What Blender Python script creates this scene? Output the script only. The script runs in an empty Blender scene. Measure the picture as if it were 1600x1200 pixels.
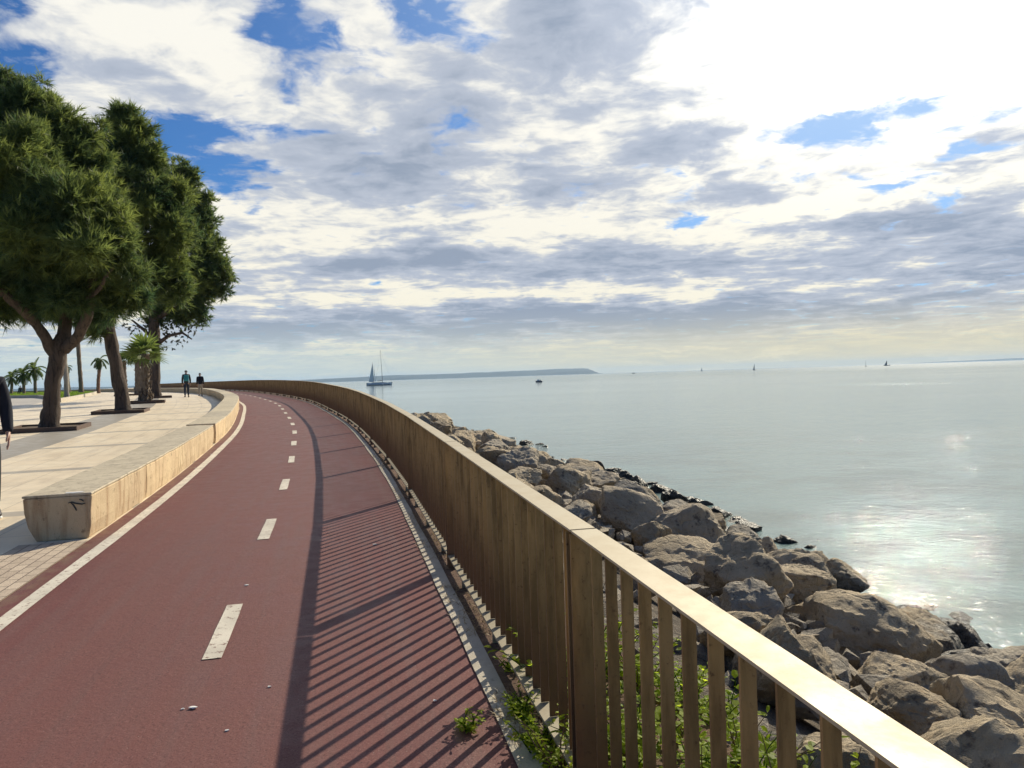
import bpy, bmesh, math, random
import numpy as np
from mathutils import Vector, noise, Matrix, Euler
rnd = random.Random(7)
rng = np.random.default_rng(11)
scene = bpy.context.scene
COL = scene.collection

# ------------------------------------------------------------------ camera model (pixels of the 1600x1200 photo)
F = 1200.0; PITCH = math.atan(12.5/1200); ROLL = math.atan(0.0318); EYE = 1.6
SEA = -1.9
cr, sr, cp, sp_ = math.cos(ROLL), math.sin(ROLL), math.cos(PITCH), math.sin(PITCH)

def G(y):
    """height of the promenade ground: a gentle ramp that levels off"""
    if y < 30: return .018*y
    if y < 70: return .54 + .018*((y-30) - (y-30)**2/80*.78)
    return .54 + .018*(40-20*.78) + .004*(y-70)

def ray(px, py):
    x = (px-800)/F; y = -(py-600)/F
    X, Y = cr*x + sr*y, cr*y - sr*x
    return (X, cp + Y*sp_, Y*cp - sp_)

def hit(px, py, e=0.0):
    d = ray(px, py); t = .3
    while t < 400:
        if EYE + t*d[2] < G(t*d[1]) + e: break
        t *= 1.002
    return Vector((d[0]*t, d[1]*t, EYE + d[2]*t))

def atd(px, py, dist):
    d = ray(px, py); t = dist/d[1]
    return Vector((d[0]*t, dist, EYE + d[2]*t))

# ------------------------------------------------------------------ curves in plan
class Curve:
    def __init__(self, pts, step=.25):
        P = [np.array(p, float) for p in pts]
        P = [2*P[0]-P[1]] + P + [2*P[-1]-P[-2]]
        out = []
        for i in range(1, len(P)-2):
            p0, p1, p2, p3 = P[i-1:i+3]
            # centripetal-ish Catmull-Rom
            n = max(8, int(np.linalg.norm(p2-p1)/.1))
            d1 = np.linalg.norm(p2-p1); d0 = np.linalg.norm(p1-p0); d2 = np.linalg.norm(p3-p2)
            m1 = (p2-p0)/(d0+d1)*d1; m2 = (p3-p1)/(d1+d2)*d1
            for k in range(n):
                t = k/n
                out.append((2*t**3-3*t*t+1)*p1 + (t**3-2*t*t+t)*m1 + (-2*t**3+3*t*t)*p2 + (t**3-t*t)*m2)
        out.append(P[-2])
        out = np.array(out)
        s = np.concatenate([[0], np.cumsum(np.linalg.norm(np.diff(out, axis=0), axis=1))])
        self.len = s[-1]
        self.s = np.arange(0, s[-1], step)
        self.p = np.stack([np.interp(self.s, s, out[:, 0]), np.interp(self.s, s, out[:, 1])], 1)
        for _ in range(30):                       # fair the line
            self.p[1:-1] = .25*self.p[:-2] + .5*self.p[1:-1] + .25*self.p[2:]
        t = np.gradient(self.p, axis=0); self.t = t/np.linalg.norm(t, axis=1)[:, None]
    def at(self, s, o=0.0):
        x = np.interp(s, self.s, self.p[:, 0]); y = np.interp(s, self.s, self.p[:, 1])
        tx = np.interp(s, self.s, self.t[:, 0]); ty = np.interp(s, self.s, self.t[:, 1])
        l = math.hypot(tx, ty); tx /= l; ty /= l
        return Vector((x + ty*o, y - tx*o, 0)), Vector((tx, ty, 0)), Vector((ty, -tx, 0))
    def s_at_y(self, y): return float(np.interp(y, self.p[:, 1], self.s))
    def x_at_y(self, y): return float(np.interp(y, self.p[:, 1], self.p[:, 0]))

FENCE = Curve([(4.2, -16), (2.75, -9), (1.35, -2.6), (.52, 1.2), (.2, 2.72), (-.53, 5.95), (-1.28, 9.25), (-2.1, 12.6), (-2.95, 15.8),
               (-4.4, 21), (-6.5, 27.5), (-10.2, 38), (-17.6, 55), (-27, 74.5), (-52, 122), (-79, 174), (-112, 236)])
_b = []
for y in (7.45, 9, 11, 13, 15, 17, 19, 21, 23, 26, 29, 32, 35, 38, 42, 46, 50, 54, 58, 63):
    p = FENCE.at(FENCE.s_at_y(y)-.75, -3.2)[0]; _b.append((p.x, p.y))
SEATC = Curve(_b + [(-36.8, 83), (-67, 120), (-100, 148), (-150, 180)])

def lift(v, dz): return Vector((v.x, v.y, G(v.y)+dz))

# ------------------------------------------------------------------ mesh helpers
Z = Vector((0, 0, 1))
class MB:
    def __init__(self): self.v = []; self.f = []; self.uv = None; self.m = []
    def add(self, vs, fs, mat=0):
        b = len(self.v); self.v += [tuple(v) for v in vs]
        for f in fs: self.f.append([b+i for i in f]); self.m.append(mat)
    def hexa(self, c, mat=0):            # c: 4 bottom (ccw) + 4 top
        self.add(c, [(3, 2, 1, 0), (4, 5, 6, 7), (0, 1, 5, 4), (1, 2, 6, 5), (2, 3, 7, 6), (3, 0, 4, 7)], mat)
    def box(self, o, ax, ay, az, mat=0):  # centre and three half-axis vectors
        c = []
        for k in (-1, 1):
            for i, j in ((-1, -1), (1, -1), (1, 1), (-1, 1)): c.append(o + ax*i + ay*j + az*k)
        self.hexa(c, mat)
    def tube(self, pts, rad, n=10, cap=True, wob=0, mat=0, seed=0):
        pts = [Vector(p) for p in pts]; rr = random.Random(seed)
        rings = []; up = Vector((.3, .95, .1)).normalized()
        for i, p in enumerate(pts):
            t = (pts[min(i+1, len(pts)-1)] - pts[max(i-1, 0)]).normalized()
            a = up - t*up.dot(t)
            if a.length < 1e-3: a = Vector((1, 0, 0)) - t*t.x
            a.normalize(); b = t.cross(a)
            rings.append([p + (a*math.cos(2*math.pi*k/n) + b*math.sin(2*math.pi*k/n))*rad[i]*(1 + wob*rr.uniform(-1, 1)) for k in range(n)])
        vs = [v for r in rings for v in r]; fs = []
        for i in range(len(pts)-1):
            for k in range(n):
                fs.append((i*n+k, i*n+(k+1) % n, (i+1)*n+(k+1) % n, (i+1)*n+k))
        if cap:
            fs.append(tuple(range(n-1, -1, -1))); fs.append(tuple((len(pts)-1)*n+k for k in range(n)))
        self.add(vs, fs, mat)
    def lathe(self, c, prof, n=16, mat=0):   # prof (r,z)
        c = Vector(c)
        vs = [c + Vector((r*math.cos(2*math.pi*k/n), r*math.sin(2*math.pi*k/n), z)) for r, z in prof for k in range(n)]
        fs = [(i*n+k, i*n+(k+1) % n, (i+1)*n+(k+1) % n, (i+1)*n+k) for i in range(len(prof)-1) for k in range(n)]
        fs.append(tuple(range(n-1, -1, -1))); fs.append(tuple((len(prof)-1)*n+k for k in range(n)))
        self.add(vs, fs, mat)
    def build(self, name, mats, parent=None, smooth=False, uv=None):
        me = bpy.data.meshes.new(name); me.from_pydata([tuple(v) for v in self.v], [], self.f); me.update()
        mats = mats if isinstance(mats, (list, tuple)) else [mats]
        for m in mats: me.materials.append(m)
        if len(mats) > 1: me.polygons.foreach_set('material_index', self.m)
        if smooth: me.polygons.foreach_set('use_smooth', [True]*len(self.f))
        if uv is not None:
            l = me.uv_layers.new(name='UVMap')
            for lo in me.loops: l.data[lo.index].uv = uv[lo.vertex_index]
        return link(name, me, parent)

def link(name, me, parent=None):
    o = bpy.data.objects.new(name, me); COL.objects.link(o)
    if parent is not None:
        o.parent = parent; o.matrix_parent_inverse = parent_inv(parent)
    return o

def parent_inv(p):
    if p.name in LOCAL: return Matrix.Identity(4)
    m = Matrix.LocRotScale(p.location, p.rotation_euler, p.scale)
    q = p.parent
    while q is not None:
        m = Matrix.LocRotScale(q.location, q.rotation_euler, q.scale) @ q.matrix_parent_inverse @ m if False else m
        q = None
    return m.inverted() if p.parent is None else Matrix.Identity(4)

def tag(o, label=None, cat=None, group=None, kind=None):
    if label: o['label'] = label
    if cat: o['category'] = cat
    if group: o['group'] = group
    if kind: o['kind'] = kind
    return o

def thing(name, label, cat, loc=(0, 0, 0), rz=0, group=None):
    o = bpy.data.objects.new(name, None); COL.objects.link(o)
    o.location = loc; o.rotation_euler = (0, 0, rz); o.empty_display_size = .2
    return tag(o, label, cat, group)

def bevel(o, w, seg=2):
    m = o.modifiers.new('bevel', 'BEVEL'); m.width = w; m.segments = seg; m.limit_method = 'ANGLE'
    return o

def skin(name, verts, edges, root, mat, parent, sub=1, smooth=True):
    """verts: list of (pos, (rx, ry)); a body grown round a skeleton, baked to a mesh"""
    me = bpy.data.meshes.new(name+'_cage'); me.from_pydata([tuple(v[0]) for v in verts], edges, []); me.update()
    t = bpy.data.objects.new(name+'_cage', me); COL.objects.link(t)
    t.modifiers.new('Skin', 'SKIN').use_smooth_shade = smooth
    s = t.modifiers.new('Sub', 'SUBSURF'); s.levels = s.render_levels = sub
    if not me.skin_vertices: me.attributes  # the modifier adds the layer
    for i, v in enumerate(verts):
        r = v[1]; me.skin_vertices[0].data[i].radius = (r, r) if not isinstance(r, tuple) else r
        me.skin_vertices[0].data[i].use_root = (i == root)
    dg = bpy.context.evaluated_depsgraph_get(); dg.update()
    nm = bpy.data.meshes.new_from_object(t.evaluated_get(dg)); nm.name = name
    bpy.data.objects.remove(t); bpy.data.meshes.remove(me)
    nm.materials.clear(); nm.materials.append(mat)
    nm.polygons.foreach_set('use_smooth', [smooth]*len(nm.polygons))
    return link(name, nm, parent)

# ------------------------------------------------------------------ node helpers
class NT:
    def __init__(self, tree): self.t = tree; self.n = tree.nodes; self.l = tree.links
    def put(self, sock, v):
        if v is None: return
        if hasattr(v, 'is_output') or isinstance(v, bpy.types.NodeSocket): self.l.new(v, sock)
        else: sock.default_value = v
    def math(self, op, a, b=None, c=None, clamp=False):
        n = self.n.new('ShaderNodeMath'); n.operation = op; n.use_clamp = clamp
        self.put(n.inputs[0], a); self.put(n.inputs[1], b); self.put(n.inputs[2], c); return n.outputs[0]
    def vmath(self, op, a, b=None, out=0):
        n = self.n.new('ShaderNodeVectorMath'); n.operation = op
        self.put(n.inputs[0], a); self.put(n.inputs[1], b); return n.outputs[out]
    def scale(self, a, s):
        n = self.n.new('ShaderNodeVectorMath'); n.operation = 'SCALE'; self.put(n.inputs[0], a); self.put(n.inputs['Scale'], s); return n.outputs[0]
    def noise(self, vec, scale, detail=3, rough=.5, dist=0, color=False):
        n = self.n.new('ShaderNodeTexNoise'); self.put(n.inputs['Vector'], vec)
        n.inputs['Scale'].default_value = scale; n.inputs['Detail'].default_value = detail
        n.inputs['Roughness'].default_value = rough; n.inputs['Distortion'].default_value = dist
        return n.outputs['Color' if color else 'Fac']
    def voro(self, vec, scale, feature='F1', out='Distance', rand=1):
        n = self.n.new('ShaderNodeTexVoronoi'); n.feature = feature; self.put(n.inputs['Vector'], vec)
        n.inputs['Scale'].default_value = scale; n.inputs['Randomness'].default_value = rand
        return n.outputs[out]
    def ramp(self, v, a, b, c0=0.0, c1=1.0, smooth=True):
        n = self.n.new('ShaderNodeMapRange'); n.interpolation_type = 'SMOOTHSTEP' if smooth else 'LINEAR'
        self.put(n.inputs[0], v); n.inputs[1].default_value = a; n.inputs[2].default_value = b
        n.inputs[3].default_value = c0; n.inputs[4].default_value = c1; return n.outputs[0]
    def mix(self, f, a, b, mode='MIX'):
        n = self.n.new('ShaderNodeMix'); n.data_type = 'RGBA'; n.blend_type = mode
        self.put(n.inputs[0], f)
        for s, v in ((n.inputs[6], a), (n.inputs[7], b)):
            self.put(s, (*v, 1) if isinstance(v, tuple) and len(v) == 3 else v)
        return n.outputs[2]
    def sep(self, v):
        n = self.n.new('ShaderNodeSeparateXYZ'); self.put(n.inputs[0], v); return n.outputs
    def comb(self, x=0., y=0., z=0.):
        n = self.n.new('ShaderNodeCombineXYZ'); self.put(n.inputs[0], x); self.put(n.inputs[1], y); self.put(n.inputs[2], z); return n.outputs[0]
    def coord(self, w='Object'): return self.n.new('ShaderNodeTexCoord').outputs[w]
    def pos(self): return self.n.new('ShaderNodeNewGeometry').outputs['Position']
    def bump(self, h, strength=.3, dist=.02, normal=None):
        n = self.n.new('ShaderNodeBump'); self.put(n.inputs['Height'], h); self.put(n.inputs['Strength'], strength)
        self.put(n.inputs['Distance'], dist); self.put(n.inputs['Normal'], normal); return n.outputs[0]

def material(name):
    m = bpy.data.materials.new(name); m.use_nodes = True
    return m, NT(m.node_tree), m.node_tree.nodes['Principled BSDF']

def plain(name, col, rough=.6, metal=0., var=.25, scale=9., bump=0.1):
    m, n, b = material(name)
    c = n.coord('Object'); f = n.noise(c, scale, 5, .6)
    dark = tuple(x*(1-var) for x in col); lite = tuple(min(1, x*(1+var)) for x in col)
    n.put(b.inputs['Base Color'], n.mix(f, dark, lite))
    b.inputs['Roughness'].default_value = rough; b.inputs['Metallic'].default_value = metal
    if bump: n.put(b.inputs['Normal'], n.bump(n.noise(c, scale*6, 4, .6), bump, .01))
    return m
SUN_AZ_D, SUN_EL_D, SUN_E, EXPOSURE = 29.0, 31.9, 5.0, 0.17
CL_WHITE, CL_LOW, CL_GREY, CL_DARK = (1.02, 1.0, .93), (1.0, .93, .70), (.44, .485, .57), (.28, .335, .43)
SKY_TINT, SKY_K = (.46, .95, 1.55), .052
VEIL_L, VEIL_R = (.50, .60, .62), (.66, .61, .44)
LOCAL = set()
HAZE = 5.5e-5
# ------------------------------------------------------------------ materials
M = {}
def mk_asphalt():
    m, n, b = material('red_asphalt'); p = n.pos()
    uv = n.coord('UV'); u = n.sep(uv)
    big = n.noise(p, .55, 4, .6); mid = n.noise(p, 5, 5, .65); fine = n.noise(p, 120, 3, .75)
    streak = n.noise(n.comb(n.math('MULTIPLY', u[0], .25), n.math('MULTIPLY', u[1], 5.), 0.), 1.6, 5, .6)
    c = n.mix(n.ramp(big, .3, .7), (.162, .048, .042), (.130, .043, .039))
    edge = n.ramp(n.math('ABSOLUTE', n.math('ADD', u[1], 1.75)), .55, 1.35)
    c = n.mix(n.math('MULTIPLY', n.math('SUBTRACT', 1., edge), .7), c, (.172, .070, .058))
    dirt = n.math('MULTIPLY', n.ramp(u[1], -3.02, -3.16, 0, 1), n.ramp(n.noise(p, 6, 5, .65), .38, .6)); c = n.mix(n.math('MULTIPLY', dirt, .75), c, (.2, .125, .075))
    tyre = n.noise(n.comb(n.math('MULTIPLY', u[0], .08), n.math('MULTIPLY', u[1], 14.), 0.), 1.0, 4, .6); c = n.mix(n.ramp(tyre, .58, .72, 0, .4), c, (.12, .065, .055))
    wheel = n.math('MULTIPLY', n.ramp(streak, .42, .68), .55)
    c = n.mix(wheel, c, (.155, .076, .067))
    c = n.mix(n.ramp(mid, .52, .75, 0, .35), c, (.13, .052, .044))
    c = n.mix(n.ramp(fine, .55, .68, 0, .75), c, (.25, .125, .105))
    c = n.mix(n.ramp(fine, .45, .33, 0, .85), c, (.035, .018, .017))
    grit = n.voro(p, 38, 'F1'); c = n.mix(n.math('MULTIPLY', n.ramp(grit, .09, .05), n.ramp(n.noise(p, 3.1, 2), .5, .62)), c, (.36, .3, .25))
    n.put(b.inputs['Base Color'], c); n.put(b.inputs['Roughness'], n.ramp(mid, .3, .7, .52, .72))
    b.inputs['Specular IOR Level'].default_value = .28
    n.put(b.inputs['Normal'], n.bump(n.math('ADD', fine, n.math('MULTIPLY', grit, .6)), .4, .004))
    return m
M['asphalt'] = mk_asphalt()

def mk_paint():
    m, n, b = material('worn_white_paint'); p = n.pos()
    w = n.noise(p, 26, 6, .72); g = n.noise(p, 190, 2, .7)
    c = n.mix(n.ramp(n.noise(p, 4, 4), .35, .7), (.68, .62, .50), (.52, .47, .38))
    c = n.mix(n.ramp(n.math('ADD', w, n.math('MULTIPLY', g, .22)), .665, .75), c, (.2, .115, .09))
    c = n.mix(n.ramp(g, .62, .7, 0, .45), c, (.25, .2, .16))
    n.put(b.inputs['Base Color'], c); b.inputs['Roughness'].default_value = .75
    n.put(b.inputs['Normal'], n.bump(g, .4, .004)); return m
M['paint'] = mk_paint()

def mk_paving():
    m, n, b = material('cream_stone_paving'); uv = n.coord('UV'); s = n.sep(uv); p = n.pos()
    o = s[1]; along = s[0]
    br = n.n.new('ShaderNodeTexBrick'); n.put(br.inputs['Vector'], uv); br.inputs['Scale'].default_value = 1
    br.inputs['Brick Width'].default_value = 1.2; br.inputs['Row Height'].default_value = .6; br.inputs['Mortar Size'].default_value = .007
    br.inputs['Color1'].default_value = (0, 0, 0, 1); br.inputs['Color2'].default_value = (1, 1, 1, 1); br.inputs['Mortar'].default_value = (.5, .5, .5, 1)
    tone = br.outputs['Color']; joint = br.outputs['Fac']
    c = n.mix(n.math('MULTIPLY', tone, .8), (.80, .68, .49), (.74, .61, .43))
    c = n.mix(n.ramp(n.noise(n.comb(n.math('MULTIPLY', along, .6), n.math('MULTIPLY', o, 2.2), 0.), 1.1, 6, .62), .45, .75, 0, .6), c, (.46, .37, .27))
    band = n.math('MULTIPLY', n.ramp(o, -7.02, -7.0, 1, 0, False), n.ramp(o, -8.42, -8.4, 0, 1, False))
    cross = n.math('LESS_THAN', n.math('MODULO', n.math('ADD', along, 1.1), 4.6), .36)
    grey = n.math('MAXIMUM', band, n.math('MULTIPLY', cross, .8))
    far = n.ramp(o, -14.02, -14.0, 1, 0, False)
    c = n.mix(grey, c, n.mix(tone, (.36, .325, .275), (.32, .29, .245)))
    c = n.mix(far, c, n.mix(n.ramp(n.noise(p, .5, 4), .35, .65), (.47, .42, .35), (.40, .36, .30)))
    c = n.mix(n.math('MULTIPLY', joint, .55), c, (.22, .19, .15))
    c = n.mix(n.ramp(n.noise(p, 40, 5, .7), .6, .75, 0, .5), c, (.3, .25, .19))
    n.put(b.inputs['Base Color'], c); n.put(b.inputs['Roughness'], n.ramp(n.noise(p, 3, 4), .3, .7, .36, .6))
    n.put(b.inputs['Normal'], n.bump(n.math('SUBTRACT', n.noise(p, 60, 4, .6), joint), .25, .006)); return m
M['paving'] = mk_paving()

def mk_brick():
    m, n, b = material('cream_brick_pavers'); uv = n.coord('UV'); p = n.pos()
    br = n.n.new('ShaderNodeTexBrick'); n.put(br.inputs['Vector'], uv); br.inputs['Scale'].default_value = 1
    br.inputs['Brick Width'].default_value = .2; br.inputs['Row Height'].default_value = .1; br.inputs['Mortar Size'].default_value = .006
    br.inputs['Color1'].default_value = (.56, .45, .33, 1); br.inputs['Color2'].default_value = (.42, .33, .24, 1); br.inputs['Mortar'].default_value = (.16, .12, .09, 1)
    c = n.mix(n.ramp(n.noise(p, 30, 5, .7), .5, .75, 0, .55), br.outputs['Color'], (.3, .22, .16))
    n.put(b.inputs['Base Color'], c); b.inputs['Roughness'].default_value = .8
    n.put(b.inputs['Normal'], n.bump(n.math('SUBTRACT', n.noise(p, 80, 3), br.outputs['Fac']), .5, .01)); return m
M['brick'] = mk_brick()

def mk_conc(name, a, bcol, stain, k=1.0):
    m, n, b = material(name); p = n.pos(); z = n.sep(p)
    f1 = n.noise(p, 1.6, 6, .62); f2 = n.noise(p, 9, 6, .7); f3 = n.noise(p, 70, 4, .7)
    drip = n.noise(n.comb(n.math('MULTIPLY', z[0], 7.), n.math('MULTIPLY', z[1], 7.), n.math('MULTIPLY', z[2], .8)), 1.3, 5, .65)
    oi = n.n.new('ShaderNodeObjectInfo').outputs['Random']
    c = n.mix(n.ramp(f1, .35, .65), a, bcol); c = n.mix(1., c, n.comb(n.ramp(oi, 0, 1, .86, 1.08), n.ramp(oi, 0, 1, .86, 1.07), n.ramp(oi, 0, 1, .88, 1.04)), 'MULTIPLY')
    c = n.mix(n.ramp(drip, .47, .68, 0, .85*k), c, stain)
    c = n.mix(n.ramp(f2, .57, .7, 0, .85*k), c, tuple(x*.45 for x in stain))
    c = n.mix(n.ramp(f3, .62, .7, 0, .6), c, tuple(x*.5 for x in stain))
    n.put(b.inputs['Base Color'], c); b.inputs['Roughness'].default_value = .85
    n.put(b.inputs['Normal'], n.bump(n.math('ADD', n.math('MULTIPLY', f2, 1.4), f3), .5, .012)); return m
M['seatface'] = mk_conc('weathered_yellow_concrete', (.66, .51, .30), (.60, .45, .27), (.36, .23, .12))
M['seattop'] = mk_conc('grey_stone_slab', (.56, .485, .35), (.49, .42, .30), (.3, .25, .18), .8)
M['kerbstone'] = mk_conc('pale_kerb_concrete', (.55, .5, .4), (.48, .43, .34), (.3, .25, .18), .6)

def mk_corten(name, golden):
    m, n, b = material(name); c0 = n.coord('Object'); p = n.pos()
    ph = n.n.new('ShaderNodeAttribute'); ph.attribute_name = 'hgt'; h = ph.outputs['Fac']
    sv = n.sep(p)
    f = n.noise(n.comb(n.math('MULTIPLY', sv[0], 9.), n.math('MULTIPLY', sv[1], 9.), n.math('MULTIPLY', sv[2], 1.5)), 1.4, 5, .65)
    g = n.noise(p, 45, 5, .7)
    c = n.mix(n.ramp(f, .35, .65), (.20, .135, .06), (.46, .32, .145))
    foot_tone = n.math('ADD', n.ramp(h, .85, .1, 0, .8), n.math('MULTIPLY', n.math('SUBTRACT', f, .5), 1.2), clamp=True)  # colour turns darker and redder towards the foot, broken up by noise
    c = n.mix(foot_tone, c, (.12, .054, .032))
    c = n.mix(n.ramp(g, .58, .72, 0, .6), c, (.07, .03, .016))
    n.put(b.inputs['Base Color'], c); b.inputs['Metallic'].default_value = golden
    n.put(b.inputs['Roughness'], n.ramp(g, .3, .7, .36, .55))
    n.put(b.inputs['Normal'], n.bump(g, .25, .004)); return m
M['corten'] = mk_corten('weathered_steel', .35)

def mk_rail(nm, k):
    m, n, b = material(nm); p = n.pos()
    f = n.noise(p, 7, 6, .65); g = n.noise(p, 90, 4, .7)
    c = n.mix(n.ramp(f, .35, .7), tuple(x*k for x in (.47, .41, .285)), tuple(x*k for x in (.42, .35, .23)))
    c = n.mix(n.ramp(g, .6, .72, 0, .5), c, (.32, .22, .12))
    n.put(b.inputs['Base Color'], c); b.inputs['Metallic'].default_value = .2
    n.put(b.inputs['Roughness'], n.ramp(f, .3, .7, .56, .66)); n.put(b.inputs['Normal'], n.bump(g, .15, .002)); return m
M['rail'] = mk_rail('brushed_rail_metal', 1.0); M['baserail'] = mk_rail('weathered_base_rail', .62)

def mk_rock():
    m, n, b = material('limestone_boulder'); o = n.coord('Object'); p = n.pos()
    oi = n.n.new('ShaderNodeObjectInfo').outputs['Random']
    q = n.vmath('ADD', p, n.comb(n.math('MULTIPLY', oi, 37.), 0., 0.))
    f1 = n.noise(q, 1.5, 7, .65); f2 = n.noise(q, 7, 7, .7); f3 = n.noise(q, 34, 5, .72)
    c = n.mix(n.ramp(f1, .36, .64), (.38, .30, .19), (.62, .50, .33))
    c = n.mix(n.math('MULTIPLY', n.ramp(oi, .55, .9), .75), c, n.mix(f1, (.32, .285, .23), (.49, .44, .355)))
    c = n.mix(n.math('MULTIPLY', n.ramp(f2, .52, .7), n.ramp(oi, .1, .5, .75, .25)), c, (.42, .25, .11))
    c = n.mix(n.ramp(f2, .47, .33, 0, .9), c, (.12, .09, .065))
    c = n.mix(n.ramp(f3, .6, .74, 0, .6), c, (.08, .06, .045))
    c = n.mix(n.ramp(f3, .4, .28, 0, .45), c, (.52, .44, .33))
    wet = n.ramp(n.math('ADD', n.sep(p)[2], n.math('MULTIPLY', n.math('SUBTRACT', f1, .5), .8)), SEA+.45, SEA+.75, 1, 0)
    c = n.mix(wet, c, n.mix(n.ramp(f2, .4, .6), (.018, .018, .015), (.04, .034, .022)))
    n.put(b.inputs['Base Color'], c); n.put(b.inputs['Roughness'], n.math('SUBTRACT', .9, n.math('MULTIPLY', wet, .5)))
    cr_ = n.voro(n.vmath('ADD', q, n.scale(n.noise(q, 3, 3, .5, color=True), .5)), 2.6, 'DISTANCE_TO_EDGE')
    h = n.math('ADD', n.math('ADD', n.math('MULTIPLY', f2, 2.8), n.math('MULTIPLY', f3, 1.3)), n.math('MULTIPLY', n.ramp(cr_, 0, .07), .5))
    n.put(b.inputs['Normal'], n.bump(h, .85, .05)); return m
M['rock'] = mk_rock()

def mk_soil():
    m, n, b = material('reddish_soil_and_rubble'); p = n.pos()
    f = n.noise(p, 22, 6, .7); g = n.noise(p, 120, 4, .7); v = n.voro(p, 45)
    c = n.mix(n.ramp(f, .35, .65), (.11, .05, .035), (.19, .115, .07))
    c = n.mix(n.ramp(g, .56, .7, 0, .8), c, (.32, .24, .15)); c = n.mix(n.ramp(v, .25, .1, 0, .5), c, (.05, .03, .02))
    n.put(b.inputs['Base Color'], c); b.inputs['Roughness'].default_value = .95
    n.put(b.inputs['Normal'], n.bump(n.math('ADD', f, n.math('MULTIPLY', g, .5)), 1., .03)); return m
M['soil'] = mk_soil()

def mk_rubble():
    m, n, b = material('rubble_bank'); p = n.pos()
    f = n.noise(p, 2.5, 7, .7); g = n.noise(p, 20, 5, .7)
    c = n.mix(n.ramp(f, .35, .65), (.11, .088, .062), (.24, .19, .135)); c = n.mix(n.ramp(g, .55, .7, 0, .7), c, (.06, .047, .035))
    n.put(b.inputs['Base Color'], c); b.inputs['Roughness'].default_value = .95
    n.put(b.inputs['Normal'], n.bump(n.math('ADD', n.math('MULTIPLY', f, 2.), g), 1., .12)); return m
M['rubble'] = mk_rubble()

def mk_sea():
    m, n, b = material('sea_water'); p = n.pos(); s = n.sep(p)
    dist = n.vmath('LENGTH', p, out=1)
    # waves: three trains of stretched noise; crests lie across the view
    def wave(sx, sy, rot, sc, det, rough=.55, dst=.4):
        c, si = math.cos(rot), math.sin(rot)
        a = n.math('ADD', n.math('MULTIPLY', s[0], c*sx), n.math('MULTIPLY', s[1], si*sx))
        d = n.math('ADD', n.math('MULTIPLY', s[0], -si*sy), n.math('MULTIPLY', s[1], c*sy))
        return n.noise(n.comb(a, d, 0.), sc, det, rough, dst)
    w1 = wave(.55, 1.1, .25, .55, 3); w2 = wave(.7, 1.25, -.45, 1.9, 4, .6); w3 = wave(.8, 1.2, .1, 6.5, 4, .62); w4 = wave(.9, 1.1, .7, 17., 3, .6, .2)
    patch = n.noise(n.comb(n.math('MULTIPLY', s[0], .012), n.math('MULTIPLY', s[1], .035), 0.), 1.0, 5, .6, .6)
    amp = n.ramp(patch, .35, .66, .55, 1.25)
    shore = n.ramp(dist, 7, 40, .54, .56)
    gl = n.math('ADD', n.math('POWER', n.math('DIVIDE', n.math('SUBTRACT', s[0], 66.), 8.), 2.), n.math('POWER', n.math('DIVIDE', n.math('SUBTRACT', s[1], 138.), 13.), 2.))
    shore = n.math('ADD', shore, n.math('MULTIPLY', n.math('EXPONENT', n.math('MULTIPLY', gl, -1.)), 1.3))
    h = n.math('ADD', n.math('ADD', n.math('MULTIPLY', w1, .12), n.math('MULTIPLY', w2, .062)), n.math('ADD', n.math('MULTIPLY', w3, .034), n.math('MULTIPLY', w4, .017)))
    nb = n.bump(h, n.math('MULTIPLY', n.math('MULTIPLY', amp, shore), .80), 1.0)
    shallow = n.ramp(dist, 12, 420)
    c = n.mix(shallow, (.20, .285, .255), (.17, .26, .26))
    c = n.mix(n.ramp(patch, .4, .65, 0, .5), c, (.14, .19, .19))
    bed = n.noise(p, .35, 4, .6)
    c = n.mix(n.math('MULTIPLY', n.ramp(dist, 14, 60, .55, 0), n.ramp(bed, .42, .62)), c, (.12, .13, .10))
    n.put(b.inputs['Base Color'], c); n.put(b.inputs['Roughness'], n.ramp(dist, 15, 900, .025, .11)); b.inputs['IOR'].default_value = 1.33
    n.put(b.inputs['Normal'], nb); return m
M['sea'] = mk_sea()

def mk_foam():
    m, n, b = material('lapping_foam'); p = n.pos()
    n.put(b.inputs['Base Color'], n.mix(n.noise(p, 30, 4), (.6, .62, .6), (.85, .86, .84))); b.inputs['Roughness'].default_value = .5
    n.put(b.inputs['Normal'], n.bump(n.noise(p, 60, 4), .6, .02)); return m
M['foam'] = mk_foam()

def mk_leaf(name, dark, lite, trans=.45, attr='tone'):
    m, n, b = material(name); t = n.t
    a = n.n.new('ShaderNodeAttribute'); a.attribute_name = attr
    c = n.mix(a.outputs['Fac'], dark, lite)
    n.put(b.inputs['Base Color'], c); b.inputs['Roughness'].default_value = .55; b.inputs['Specular IOR Level'].default_value = .3
    tr = n.n.new('ShaderNodeBsdfTranslucent'); n.put(tr.inputs['Color'], n.mix(.5, c, n.mix(a.outputs['Fac'], tuple(x*1.3 for x in dark), tuple(min(1, x*2.2) for x in lite))))
    mx = n.n.new('ShaderNodeMixShader'); mx.inputs[0].default_value = trans
    n.l.new(b.outputs[0], mx.inputs[1]); n.l.new(tr.outputs[0], mx.inputs[2])
    n.l.new(mx.outputs[0], n.n['Material Output'].inputs['Surface']); return m
M['tamarisk'] = mk_leaf('feathery_foliage', (.052, .098, .042), (.185, .22, .052), .52)
M['twig'] = mk_leaf('sparse_twigs', (.02, .025, .012), (.045, .05, .02), .2)
M['palmleaf'] = mk_leaf('palm_frond', (.04, .075, .02), (.17, .22, .05), .45)
M['weed'] = mk_leaf('weed_leaf', (.09, .16, .012), (.38, .47, .03), .7)
M['dry'] = mk_leaf('dry_grass', (.16, .10, .05), (.38, .29, .15), .3)
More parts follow.
